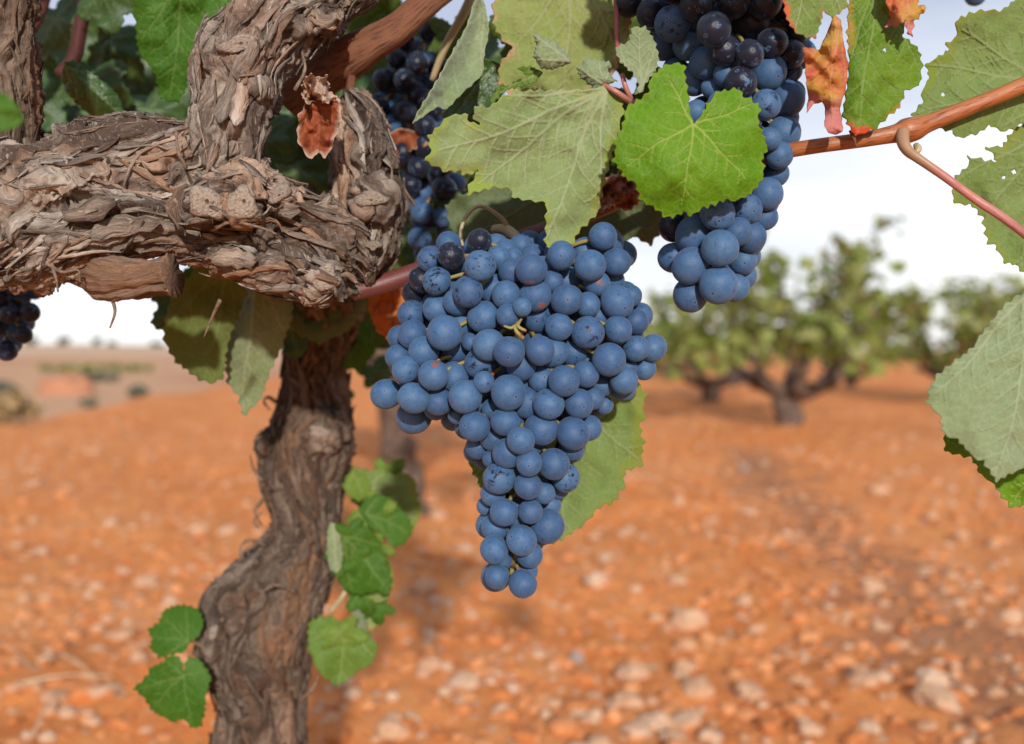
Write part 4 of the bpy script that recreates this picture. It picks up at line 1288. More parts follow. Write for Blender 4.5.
leaf('leaf', [(604, 85), (590, 90), (572, 89), (540, 90), (515, 91), (499, 99), (489, 107.5), (475, 105), (472.6, 115.6), (480, 124), (470, 122), (464.5, 113), (448, 115.6), (428, 137), (431, 150), (424, 161), (447, 172), (460, 171), (464, 176), (479, 171), (471, 182), (466, 195), (491, 188), (507, 186), (515, 198),
              (525, 200), (546.6, 203), (545, 229), (546, 247), (560, 244), (574.6, 242), (577.6, 232), (587, 224), (599, 212), (604, 185), (611, 158.6), (616, 142.5), (624, 110), (622, 95)],
     (606, 88), [(440, 152), (548, 240), (480, 185), (600, 205), (505, 96)], .468, (.004, -.012), 'under', M_PALE, 1.3, (12, 3.0), 5, 'large pale grey-green leaf seen from beneath above the main bunch', fold=(606, 88, 480, 186, -.03, .012), wave=.004, vein_w=1.9)

leaf('leaf', [(575, -60), (620, -40), (634, 0), (628, 40), (616, 72), (590, 92), (560, 100), (530, 97), (508, 95), (498, 83), (499, 64), (512, 48), (503, 40), (494, 27), (492, 5), (505, -30), (540, -55)],
     (576, -40), [(566, 95), (505, 60), (625, 60), (502, 0)], .500, (0, -.010), 'under', M_DRYEDGE, 1.6, (13, 3.0), 6, 'pale leaf with browning left margin at the top centre', bulge=.01, vein_w=2.0)
leaf('leaf', [(473, 5), (468, 24), (457, 44), (447, 62), (439, 78), (428, 96), (418.5, 111), (412.5, 124), (424, 116), (437, 107), (447, 109), (463, 92.6), (483, 74), (484, 56), (489, 30), (486, 10), (481, -10)],
     (482, -8), [(414, 123), (480, 70)], .505, (.05, -.01), 'under', M_FELT, 1.5, (12, 1.2), 8, 'narrow grey leaf hanging edge-on beside the dim bunch', wave=.005, curl=-.006)
leaf('leaf', [(485, 58), (500, 64), (506, 84), (492, 104), (472, 116), (452, 118), (446, 106), (462, 90), (478, 72)], (494, 64), [(455, 115), (500, 85)], .525, (0, 0), 'top', M_DARK, 1.8, (9, 2), 9, None)

leaf('leaf', [(603.5, 84), (592, 96), (591, 86), (580, 78), (577, 68.5), (586, 58), (597, 60), (611, 62), (609, 72), (617, 81), (608, 85)], (604, 85), [(582, 70), (596, 92), (599, 61), (612, 66)], .462, (-.01, .0), 'under', M_FELT, 1.1, (7, 2.2), 11, 'small pale young leaf curled over the big grey-green leaf', wave=.003, curl=.004)
leaf('leaf', [(615, 51), (616, 47), (628, 42), (633, 26), (640, 27), (646, 27), (654, 39), (659, 55), (657, 68), (652, 76), (646, 82), (643, 92), (634, 95), (639, 84), (634, 74), (621, 63)], (640, 92), [(638, 30), (620, 52), (655, 45)], .462, (.02, 0), 'under', M_FELT, 1.1, (7, 2.2), 12, 'young grey-green leaf folded beside the bright leaf', fold=(640, 90, 636, 30, -.03, .02))
leaf('leaf', [(532, 32), (536, 44), (533, 56), (540, 68), (552, 70), (571, 63), (566, 52), (556, 42), (545, 38)], (571, 62), [(534, 36), (537, 60)], .458, (.015, 0), 'under', M_FELT, 1.1, (6, 1.6), 13, 'tiny whitish curled leaf at the top centre', curl=.004)
leaf('leaf', [(518, 67), (530, 66), (543, 72), (536, 82), (526, 87), (512, 88), (503, 92), (497, 100), (489, 107), (492, 96), (500, 84), (510, 86), (516, 80), (528, 78)], (540, 72), [(500, 92), (520, 82)], .462, (0, .01), 'top', M_PALE, 1.2, (7, 2), 14, None, wave=.004)

leaf('leaf', [(600, 372), (636, 378), (639, 384), (647, 394.5), (644, 402.6), (645, 416.7), (640, 426), (644, 443), (641, 467), (626, 471), (623.5, 486), (615.5, 501), (599, 507.5), (586, 523.7), (575, 531.7), (559, 541), (538, 548), (505, 545), (486, 532), (482, 515), (485, 500), (478, 481), (471, 470), (467, 455), (480, 430), (530, 390), (570, 372)],
     (562, 385), [(560, 538), (637, 460), (476, 474), (640, 400)], .522, (.004, -.006), 'under', M_LIT, 1.5, (12, 3.4), 15, 'yellow-green leaf hanging behind the lower right of the main bunch', wave=.004, vein_w=1.8)

leaf('leaf', [(1060, 270), (1024, 291), (1004.5, 305), (983, 332), (972, 348), (951, 364), (937, 375), (929, 388), (926.6, 404), (940, 415), (944, 434), (959, 440.5), (970, 455), (983, 460.6), (996.5, 482), (1010, 474), (1024, 469), (1050, 474), (1085, 450), (1110, 400), (1105, 330), (1085, 290)],
     (1040, 275), [(995, 478), (935, 395), (1075, 465), (1105, 360)], .420, (.008, -.010), 'under', M_FELT, 1.35, (11, 3.0), 17, 'big pale felted leaf at the right edge, seen from beneath', bulge=.008, wave=.003, vein_w=2.0)
leaf('leaf', [(944, 425), (945, 452), (957, 455), (970, 457), (976, 463), (979, 474), (990, 480), (996, 488), (1002, 495.6), (1012.6, 507.7), (1024, 506), (1050, 500), (1080, 470), (1060, 430), (1000, 410)], (1060, 420), [(950, 450), (1012, 505), (1060, 490)], .445, (0, 0), 'top', M_BRIGHT, 1.6, (11, 3), 18, 'green leaf peeping from under the big pale felted leaf')
leaf('leaf', [(1040, -40), (1020, -10), (1012.6, 3), (999, 11), (980, 9.4), (956, 20), (956, 37.6), (947, 43), (948, 51), (926.6, 63), (929, 80.6), (921, 91), (922.6, 102), (910.5, 115.6), (920, 122), (940, 129), (953.5, 131.7), (956, 138), (978, 134), (991, 125), (996.5, 129), (1006, 132), (1030, 120), (1070, 105), (1090, 50), (1080, 0)],
     (1062, 88), [(916, 114), (930, 66), (962, 30), (1020, 5), (1000, 128)], .474, (.006, .006), 'under', M_LIT, 1.4, (11, 3.0), 19, 'pale green leaf behind the cane in the top right corner', wave=.003, vein_w=1.7, holes=[(943, 94, 2.0)])
leaf('leaf', [(1030, 118), (1012, 132), (1003, 146), (986, 146.5), (998, 161), (984, 160), (967, 156), (969.6, 164), (956, 177), (953, 200), (961.5, 205), (972, 205), (983, 217.5), (988, 243), (996.5, 246), (1004.5, 263), (1015, 264.5), (1024, 272.6), (1060, 280), (1095, 230), (1080, 160), (1055, 125)],
     (1040, 138), [(957, 180), (985, 215), (1020, 268), (1080, 220)], .482, (.004, .004), 'under', M_LIT, 1.5, (11, 3.0), 20, 'green leaf with a torn upper margin behind the pink stalk', wave=.004, vein_w=1.5, holes=[(1014, 172, 2.2), (1004, 178, 1.6)])
leaf('leaf', [(862, -30), (848, 5), (847, 30), (848.6, 64.5), (846, 90), (842, 113), (848.6, 126), (855, 137), (862, 134), (875.5, 129), (889, 115.6), (900, 107.5), (905, 91), (920, 86), (922.6, 64.5), (918.5, 48), (902, 35), (910, 10), (905, -20), (885, -40)],
     (876, -30), [(856, 132), (918, 70), (850, 60)], .455, (-.004, -.004), 'top', M_GREENRED, 1.35, (12, 2.6), 21, 'green leaf turning red at its tip, hanging over the cane', wave=.004, vein_w=1.4, holes=[(885, 50, 1.8)], fold=(876, -30, 856, 132, .02, .02))
leaf('leaf', [(803, 46), (819, 50), (828, 30), (834, 14), (841, 20), (844, 45), (848.6, 64.5), (846, 89), (840, 107.5), (842, 120), (843, 132), (836, 135), (829, 133), (824, 125), (825.5, 110), (822, 102), (814, 104), (806, 114), (808, 98), (806, 80)],
     (838, 18), [(832, 130), (808, 60), (845, 80)], .440, (0, .004), 'top', M_RED, 1.2, (14, 0.9), 22, 'scarlet and pink dying leaf tip beside the right-hand bunch', wave=.006, wave_px=34, vein_w=1.0, curl=.004)
leaf('leaf', [(776, -30), (784, 5), (786, 18), (795, 32), (806, 37), (816, 37.6), (820, 26), (824, 10), (832, 18), (846, 8), (850, -20), (820, -50)], (815, -45), [(795, 30), (840, 8)], .442, (0, -.004), 'under', M_GREENRED, 1.4, (9, 2.2), 23, 'green leaf remnant above the scarlet leaf tip', wave=.004)
leaf('leaf', [(880, -30), (886, 4), (890, 20), (884, 26), (897, 27), (905, 20), (908, 34), (912, 38), (914, 22), (928, 8), (918, 4), (925, -30)], (905, -28), [(908, 34), (925, 8)], .448, (0, 0), 'top', M_RED, 1.3, (9, 2.6), 24, 'ragged red-tinged leaf edge at the top right', wave=.006, wave_px=20)

leaf('leaf', [(200, 262), (182, 285), (170, 300), (164, 320), (163, 337), (169, 352), (178, 364), (190, 372), (200, 381), (215, 383), (224, 376), (226, 352), (236, 322), (246, 296), (244, 270), (225, 256)], (228, 262), [(205, 378), (166, 330), (235, 330)], .56, (0, .02), 'under', M_OLIVE, 1.7, (11, 3), 25, 'olive leaf hanging under the forked arm, left of its neighbour', wave=.005)
leaf('leaf', [(225, 280), (220, 310), (221, 340), (226, 372), (228, 385), (238, 395), (243, 417), (254, 406), (262, 398), (270, 372), (282, 348), (292, 318), (292, 292), (270, 276)], (258, 280), [(243, 412), (224, 350), (284, 330)], .575, (0, .01), 'under', M_GREEN, 1.7, (11, 3), 26, 'pointed grey-green leaf hanging under the forked arm', wave=.005, fold=(258, 280, 243, 415, .03, .02))
leaf('leaf', [(245, 268), (300, 262), (350, 270), (372, 300), (350, 330), (320, 345), (290, 330), (265, 300)], (300, 265), [(345, 325), (270, 300), (290, 330)], .62, (0, .02), 'under', M_DARK, 2.0, (11, 3), 27, None)
leaf('leaf', [(330, 318), (352, 322), (372, 330), (376, 352), (360, 372), (340, 366), (322, 345)], (350, 320), [(350, 368), (374, 345)], .70, (0, .01), 'top', M_GREEN, 2.0, (10, 3), 28, None)

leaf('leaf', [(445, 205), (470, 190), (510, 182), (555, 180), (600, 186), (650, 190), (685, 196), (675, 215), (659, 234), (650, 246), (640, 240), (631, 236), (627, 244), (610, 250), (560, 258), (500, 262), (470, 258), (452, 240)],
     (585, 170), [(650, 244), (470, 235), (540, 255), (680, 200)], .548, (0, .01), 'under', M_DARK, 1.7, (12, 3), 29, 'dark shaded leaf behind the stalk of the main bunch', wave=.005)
leaf('leaf', [(600, 180), (620, 172), (638, 182), (642, 200), (628, 212), (612, 206), (596, 214), (588, 196)], (600, 182), [(636, 205), (596, 208)], .500, (0, 0), 'top', M_DEADLEAF, 1.3, (8, 3), 30, 'shrivelled brown leaf below the big grey-green leaf', wave=.010, wave_px=16)
leaf('leaf', [(303, 80), (320, 76), (326, 90), (341, 100), (341, 120), (334, 140), (330, 152), (325, 158), (318, 152), (312, 159), (306, 154), (297, 140), (299, 115), (308, 100)], (317, 84), [(320, 155), (338, 115), (300, 135)], .485, (0, -.012), 'top', M_DEADLEAF, 1.15, (13, 1.6), 31, 'crisp rust-red dead leaf caught in the fork of the arm', wave=.006, wave_px=22, curl=-.006)
leaf('leaf', [(304, 78), (312, 74), (318, 80), (327, 76), (329, 90), (338, 98), (326, 104), (316, 98), (308, 106), (302, 96)], (316, 84), [(330, 100), (306, 98)], .470, (0, 0), 'under', M_DEADLEAF, 1.15, (6, 2.5), 32, None, wave=.012, wave_px=12)
leaf('leaf', [(368, 288), (384, 282), (402, 284), (412, 300), (406, 316), (396, 344), (386, 338), (376, 330), (368, 310)], (390, 280), [(394, 340), (372, 315)], .60, (0, 0), 'top', M_ORANGE, 1.8, (9, 2.4), 33, 'orange dying leaf between the arm stub and the main bunch', wave=.006, wave_px=25)
leaf('leaf', [(384, 135), (400, 128), (420, 132), (430, 145), (412, 150), (396, 160), (384, 150)], (405, 130), [(388, 152), (428, 145)], .60, (0, 0), 'top', M_DEADLEAF, 1.8, (9, 2.4), 34, None, wave=.006, wave_px=25)

leaf('leaf', [(190, 642), (200, 636), (204, 622), (199, 608.5), (184.5, 604.5), (172, 606), (163, 611), (159, 622), (147, 630), (152, 638), (149.6, 649), (160, 658), (174, 654), (184, 653)], (189, 641), [(162, 614), (186, 606), (152, 636), (165, 654)], .668, (-.004, -.02), 'top', M_GREEN, 1.1, (7, 2.2), 35, 'upper of two small green leaves left of the trunk', bulge=.008, vein_w=.9)
leaf('leaf', [(184, 674), (185, 662), (189, 656), (200.6, 659.6), (211, 675.7), (206, 697), (204.7, 713), (201, 727), (192.6, 728), (182, 718.7), (174, 723), (162, 717), (152, 710.7), (145.5, 700), (133.4, 688), (147, 675.7), (149.6, 667.7), (163, 662), (168, 655.6), (177, 655), (183, 662)], (183.5, 675), [(192, 724), (138, 688), (165, 660), (206, 672), (152, 708)], .655, (-.004, -.01), 'top', M_GREEN, 1.1, (8, 2.4), 36, 'lower of two small green leaves left of the trunk', bulge=.008, vein_w=.9)

leaf('leaf', [(345, 476), (356, 468), (368, 472), (380, 467), (392, 474), (404, 472), (415, 481), (418, 496), (422, 510), (418, 522), (412, 530), (396, 522), (380, 516), (362, 512), (350, 498), (342, 488)], (362, 492), [(412, 482), (418, 520), (350, 476), (385, 470)], .74, (.0, 0), 'under', M_LIT, 1.5, (9, 2.4), 37, 'yellowish leaf on the trunk sucker, furthest back', bulge=.01)
leaf('leaf', [(359, 510), (364, 500), (375, 494), (390, 498), (402, 510), (410, 520), (413, 532), (404, 544), (394, 549), (386, 538), (372, 530)], (366, 512), [(408, 532), (394, 546), (378, 497)], .70, (.02, 0), 'top', M_GREEN, 1.4, (9, 2.2), 38, 'rounded mid-green leaf on the trunk sucker')
leaf('leaf', [(332, 527), (342, 524), (352, 530), (366, 526), (378, 538), (386, 560), (392, 580), (388, 596), (376, 592), (360, 596), (346, 592), (334, 572), (328, 550)], (344, 536), [(388, 590), (352, 590), (380, 545)], .675, (.02, 0), 'top', M_GREEN, 1.4, (9, 2.4), 39, 'broad green leaf clasping the right side of the trunk', fold=(344, 536, 388, 590, .03, .0))
leaf('leaf', [(352, 592), (362, 588), (372, 596), (386, 596), (388, 610), (378, 626), (370, 632), (364, 618), (356, 606)], (358, 594), [(370, 630), (386, 602)], .71, (.03, 0), 'under', M_PALE, 1.4, (9, 2), 40, None)
leaf('leaf', [(348, 598), (353, 612), (352, 630), (356, 640), (366, 636), (368, 616), (360, 600)], (352, 600), [(356, 636)], .70, (.05, 0), 'under', M_FELT, 1.4, (9, 1.6), 41, 'thin pale edge-on leaf right of the trunk')
leaf('leaf', [(308, 622), (320, 616), (332, 615), (342, 624), (349, 632), (360, 628), (370, 633), (378, 648), (373, 662), (362, 670), (351, 675.7), (344, 682), (338, 686.5), (328, 680), (316, 668), (308, 648)], (345, 628), [(338, 684), (312, 640), (372, 655)], .69, (.01, 0), 'top', M_PALE, 1.4, (10, 2.6), 42, 'dull grey-green leaf at the foot of the trunk sucker', wave=.005)

leaf('leaf', [(132, -30), (134, 5), (137, 48), (143, 60), (150, 64.5), (156, 82), (160, 99), (177, 103), (186, 90), (190, 60), (205, 42), (215, 32), (232, 18), (242, 2), (246, -40), (190, -60)], (190, -45), [(172, 98), (142, 40), (232, 8)], .53, (0, .01), 'top', M_GREEN, 1.7, (11, 2.6), 43, 'fresh green leaf lit from behind in the top left', wave=.005)
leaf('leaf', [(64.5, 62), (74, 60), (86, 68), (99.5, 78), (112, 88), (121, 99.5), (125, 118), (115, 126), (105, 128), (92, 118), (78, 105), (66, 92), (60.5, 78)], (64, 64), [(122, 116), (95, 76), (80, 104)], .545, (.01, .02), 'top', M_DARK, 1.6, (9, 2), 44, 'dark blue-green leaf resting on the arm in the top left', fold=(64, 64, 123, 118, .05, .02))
leaf('leaf', [(-30, 92), (0, 92), (10, 97), (20, 110), (24, 121), (16, 127), (4, 131), (-30, 134)], (-28, 112), [(20, 118), (0, 96)], .30, (0, 0), 'top', M_GREEN, 1.8, (8, 1.6), 45, 'blurred green leaf close to the lens at the left edge')

leaf('leaf', [(330, 522), (336, 524), (340, 534), (343, 552), (342, 566), (338, 574), (330, 570), (327, 552), (327, 534)], (334, 524), [(338, 572)], .672, (.03, 0), 'under', M_FELT, 1.3, (8, 1.6), 51, 'slim pale leaf edge overlapping the broad leaf on the trunk')
leaf('leaf', [(346, 476), (354, 470), (364, 474), (372, 484), (370, 496), (360, 502), (350, 498), (343, 488)], (352, 472), [(364, 500), (346, 490)], .71, (.03, 0), 'top', M_LIT, 1.3, (8, 1.8), 52, None)
leaf('leaf', [(378, 560), (386, 556), (392, 568), (394, 584), (388, 600), (378, 604), (368, 598), (370, 580)], (382, 560), [(380, 602)], .70, (.02, 0), 'under', M_LIT, 1.3, (8, 2), 53, None)

# ------------------------------------------------------------------ petioles
stalk('petiole', [(604, 85, .466, 2.2), (615, 91, .462, 2.6), (626, 99, .466, 3), (636, 108, .478, 3), (650, 130, .50, 3)], 24, M_PETIOLE, vine, 'pink stalk of the small young leaf', seed=11)
stalk('petiole', [(622, 74, .47, 2.4), (626, 88, .47, 2.6), (632, 100, .474, 2.6), (642, 118, .49, 2.6)], 20, M_PETIOLE, vine, None, seed=12)
stalk('petiole', [(613, -40, .485, 2.4), (616, 0, .485, 2.6), (617, 30, .48, 2.8), (618, 50, .475, 2.6)], 20, M_PET_RED, vine, 'red upright stalk at the top centre', seed=13)
pet_ = stalk('petiole', [(903, 132, .457, 6.5), (903, 142, .4535, 6.2), (908, 151, .4515, 5.2), (919, 159, .4495, 4.5), (945, 177, .448, 4.1), (975, 199, .447, 4.2), (1005, 219, .443, 4.3), (1030, 240, .435, 4.2), (1042, 262, .424, 4), (1040, 276, .4195, 3)], 50, M_PETIOLE_NODE, vine, 'pink stalk leaving the cane node downwards', .16, seed=14)
stalk('petiole', [(850, 131, .452, 1.4), (854, 138, .450, 1.6), (856, 147, .450, .8)], 10, M_CANE_OLD, vine, None, seed=16)
stalk('petiole', [(340, 480, .76, 2.6), (350, 488, .78, 2.2), (362, 492, .80, 1.8)], 12, M_PET_GREEN, vine, None, seed=17)
stalk('petiole', [(204, 668, .69, 1.6), (194, 673, .67, 1.6), (183.5, 675, .657, 1.4)], 12, M_PET_GREEN, vine, None, seed=18)
stalk('shoot', [(330, 612, .69, 3), (346, 590, .69, 2.8), (352, 560, .70, 2.6), (362, 525, .71, 2.4), (372, 492, .74, 2), (380, 470, .76, 1.4)], 26, M_PET_GREEN, vine, None, .1, 10, 31)
stalk('petiole', [(206, 648, .69, 1.6), (198, 644, .68, 1.5), (189, 641, .669, 1.3)], 12, M_PET_GREEN, vine, None, seed=19)

# ------------------------------------------------------------------ the leaf canopy around and above (generic blades)
def generic_leaf(seed, mats, size=.06, spacing=.05, depth=.42):
    ol = leaf_outline(80, depth, seed)
    base = np.array([0.0, 0.0])
    tips = [ol[np.argmin(np.abs(np.arctan2(ol[:, 0], ol[:, 1]) - c))] * .96 for c in (0, .96, -.96, 2.0, -2.0)]
    xy, tri, vein, edge = leaf_surface(ol, base, tips, spacing, (.17, .055), seed, .028)
    r = np.random.default_rng(seed)
    f1, f2 = r.uniform(.1, .4), r.uniform(.1, .45)
    q = np.stack([xy[:, 0] * 1.8, xy[:, 1] * 1.8, np.full(len(xy), seed * 2.2)], -1)
    z = f1 * np.abs(xy[:, 0]) - f2 * np.maximum(xy[:, 1], 0) ** 2 - .15 * xy[:, 0] ** 2 + .16 * fbm(q, 2, seed) + .02 * vein
    front = np.stack([xy[:, 0], xy[:, 1], z], -1) * size
    V, t1, t2, rim = two_sided(front, tri, np.array([0, 0, 1.0]), .0003)
    lp = np.stack([xy[:, 0] * size, xy[:, 1] * size, np.full(len(xy), seed * .41)], -1)
    mi = np.concatenate([np.zeros(len(t1)), np.ones(len(t2)), np.zeros(len(rim))])
    return make_mesh('leaf', V, [np.vstack([t1, t2]), rim], list(mats), mat_idx=mi, attrs={'vein': np.tile(vein, 2), 'edge': np.tile(edge, 2), 'lp': np.vstack([lp, lp])})

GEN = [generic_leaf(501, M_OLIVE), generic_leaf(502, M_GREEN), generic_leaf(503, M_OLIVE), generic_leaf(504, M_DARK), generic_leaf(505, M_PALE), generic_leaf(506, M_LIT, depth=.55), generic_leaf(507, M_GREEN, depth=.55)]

def place_leaf(px, py, d, k, size, tip_deg, tilt, seed=0):
    """size: blade radius in px; tip_deg: direction of its tip in the picture (0 right, 90 up); tilt: lean of its face away from the viewer"""
    r = np.random.default_rng(seed + int(px * 7 + py * 13) % 9999)
    a = R(tip_deg)
    y = RIGHT * math.cos(a) + UP * math.sin(a)
    zf = -FWD * math.cos(tilt) + UP * math.sin(tilt)
    x = np.cross(y, zf); x /= np.linalg.norm(x)
    z = np.cross(x, y)
    z = z + RIGHT * r.uniform(-.3, .3); 
    x = np.cross(y, z); x /= np.linalg.norm(x); z = np.cross(x, y)
    s = size * d / FPX / .06
    o = link('leaf', GEN[k], vine)
    o.location = Vector(P(px, py, d) - wloc(vine))
    o.rotation_mode = 'QUATERNION'
    o.rotation_quaternion = Matrix([[x[0], y[0], z[0]], [x[1], y[1], z[1]], [x[2], y[2], z[2]]]).to_quaternion()
    o.scale = (s, s, s)
    return o

for a in [(362, 0, .66, 0, 50, -60, .1), (372, 50, .70, 2, 46, -100, .1), (350, 100, .70, 3, 50, -80, .1), (392, 100, .74, 0, 40, -90, .1), (262, 135, .60, 3, 50, -90, .1), (275, 110, .64, 3, 56, -70, .1), (60, 20, .66, 3, 62, -70, .3), (110, 40, .70, 3, 60, -110, .2), (20, 60, .70, 3, 60, -60, .3), (105, -10, .60, 3, 50, -80, .2), (150, 110, .66, 3, 45, -60, .3), (190, 90, .70, 3, 55, -80, .2), (45, 110, .68, 3, 45, -30, .3),  # mostly dark blades: shade behind the arms is in their colour
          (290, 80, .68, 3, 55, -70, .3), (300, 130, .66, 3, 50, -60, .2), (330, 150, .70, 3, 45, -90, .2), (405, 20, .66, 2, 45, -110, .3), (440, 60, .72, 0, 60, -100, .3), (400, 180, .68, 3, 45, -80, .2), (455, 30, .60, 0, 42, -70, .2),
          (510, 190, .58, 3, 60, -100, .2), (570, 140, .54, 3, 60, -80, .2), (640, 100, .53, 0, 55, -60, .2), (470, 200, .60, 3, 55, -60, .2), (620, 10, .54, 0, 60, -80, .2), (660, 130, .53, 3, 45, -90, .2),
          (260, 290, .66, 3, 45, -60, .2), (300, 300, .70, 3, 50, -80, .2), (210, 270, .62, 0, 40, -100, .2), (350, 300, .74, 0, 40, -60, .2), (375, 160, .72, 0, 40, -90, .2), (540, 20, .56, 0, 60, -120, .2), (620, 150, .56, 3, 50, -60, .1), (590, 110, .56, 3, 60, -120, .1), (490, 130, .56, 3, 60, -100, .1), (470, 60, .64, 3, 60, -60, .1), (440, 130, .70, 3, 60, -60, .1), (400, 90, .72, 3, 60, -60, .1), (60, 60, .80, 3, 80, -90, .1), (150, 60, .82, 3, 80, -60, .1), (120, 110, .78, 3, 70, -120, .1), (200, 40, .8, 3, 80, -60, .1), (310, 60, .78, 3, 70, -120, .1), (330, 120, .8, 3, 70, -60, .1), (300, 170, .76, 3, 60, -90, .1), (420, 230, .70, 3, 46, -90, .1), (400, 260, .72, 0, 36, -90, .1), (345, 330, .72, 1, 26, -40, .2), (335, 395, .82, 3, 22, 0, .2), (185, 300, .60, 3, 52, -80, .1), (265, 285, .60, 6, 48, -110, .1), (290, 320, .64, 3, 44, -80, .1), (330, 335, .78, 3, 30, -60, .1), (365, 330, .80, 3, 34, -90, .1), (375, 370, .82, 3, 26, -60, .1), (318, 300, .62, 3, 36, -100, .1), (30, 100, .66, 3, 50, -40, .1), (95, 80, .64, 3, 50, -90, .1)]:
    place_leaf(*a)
for a in [(352, 478, .74, 5, 20, -150, -.1), (366, 488, .76, 5, 30, -20, .2), (384, 480, .76, 5, 34, -10, .1), (368, 512, .705, 5, 36, -40, .0), (350, 530, .69, 6, 28, -70, .1), (372, 548, .695, 5, 30, -60, -.1), (344, 552, .68, 6, 32, -50, .2), (366, 566, .70, 5, 30, -50, -.2),
          (362, 590, .70, 6, 30, -70, .1), (376, 604, .71, 6, 24, -80, .2), (340, 632, .685, 5, 34, -70, -.1)]:
    place_leaf(*a)
# unseen leaves added above the picture to shade the wood and the bunch tops
_ro = np.random.default_rng(91)
for k in range(18):                                   # unseen roof leaves, added to block light from above
    place_leaf(_ro.uniform(-150, 900), _ro.uniform(-420, -120), _ro.uniform(.53, .95), [0, 1, 2, 1][k % 4], 105 * .6 / .7, _ro.uniform(-130, -50), _ro.uniform(.5, 1.2), k)
for a in [(42, -266, .50, 2, 120, -80, .7), (160, -250, .50, 1, 110, -100, .7), (-70, -240, .50, 2, 110, -80, .8), (270, -260, .51, 2, 110, -80, .7), (100, -340, .52, 1, 110, -70, .7), (220, -190, .54, 0, 80, -90, .6), (80, -200, .54, 0, 90, -90, .6),
          (763, -118, .40, 1, 84, -92, .3), (704, -112, .405, 2, 80, -84, .3), (806, -112, .41, 1, 66, -100, .3), (660, -100, .42, 1, 66, -90, .3), (452, -150, .505, 1, 92, -90, .6), (530, -170, .52, 2, 80, -70, .7), (390, -170, .51, 1, 80, -110, .7), (450, -100, .53, 1, 60, -90, .6)]:
    place_leaf(*a)

# ------------------------------------------------------------------ grape bunches
M_BERRY = mat_berry('bloomed_grape', amount=.755)
M_BERRY_DARK = mat_berry('rubbed_shade_grape', amount=.24)  # little bloom: rubbed skin, and painted shade on the shaded bunches
M_BERRY_SCAB = mat_berry('scabbed_grape', amount=.76, scab=1.0)
M_BERRY_MID = mat_berry('half_rubbed_grape', amount=.58)
def stem_mat():
    b = NB('bunch_stem'); p = b.pos()
    c = b.mix(b.noise(p, 90, 3), (0.20, 0.22, 0.06), (0.30, 0.20, 0.07))
    c = b.mix(b.step(b.noise(p, 200, 3), .52, .62), c, (0.24, 0.07, 0.05))
    return b.done(b.principled(c, .6, None, .3))
M_STEM = stem_mat()

def berry_mesh(mat, seed, ico, bump=.03):
    v, f = ico
    s = 1 + bump * fbm(v * .9 + seed, 2, seed)
    w = v * s[:, None]
    w[:, 2] *= 1.03
    w[:, 2] -= .02 * np.exp(-((1 - v[:, 2]) / .03) ** 2) * (v[:, 2] > 0)
    return make_mesh('grape', w, f, [mat], attrs={'bl': v, 'br': np.zeros(len(v))})
BM = {'n': [berry_mesh(M_BERRY, 3 + k, ICO4) for k in range(3)], 'd': [berry_mesh(M_BERRY_DARK, 8, ICO4)], 's': [berry_mesh(M_BERRY_SCAB, 9, ICO4)], 'm': [berry_mesh(M_BERRY_MID, 12 + k, ICO4) for k in range(2)]}

def quat_z_to(d, spin):
    return Vector(d).to_track_quat('Z', 'Y') @ Quaternion((0, 0, 1), spin)

def relax(b, iters=80, squash=.95):
    """b: px, py, d, rpx. Keeps each berry on its sight line and slides berries apart in depth until they only touch."""
    b = b.copy()
    n = len(b)
    for _ in range(iters):
        pos = P(b[:, 0], b[:, 1], b[:, 2]); rad = b[:, 3] * b[:, 2] / FPX
        moved = False
        for i in range(n):
            dv = pos - pos[i]
            lim = (rad + rad[i]) * squash
            dist = np.linalg.norm(dv, axis=1)
            for j in np.nonzero((dist < lim) & (np.arange(n) != i))[0]:
                dz = b[j, 2] - b[i, 2]
                pl2 = dist[j] ** 2 - dz ** 2
                need = math.sqrt(max(lim[j] ** 2 - max(pl2, 0), 0)) - abs(dz)
                if need <= 1e-5: continue
                s = 1 if dz >= 0 else -1
                b[j, 2] += s * need * .35; b[i, 2] -= s * need * .10
                moved = True
        if not moved: break
    return b

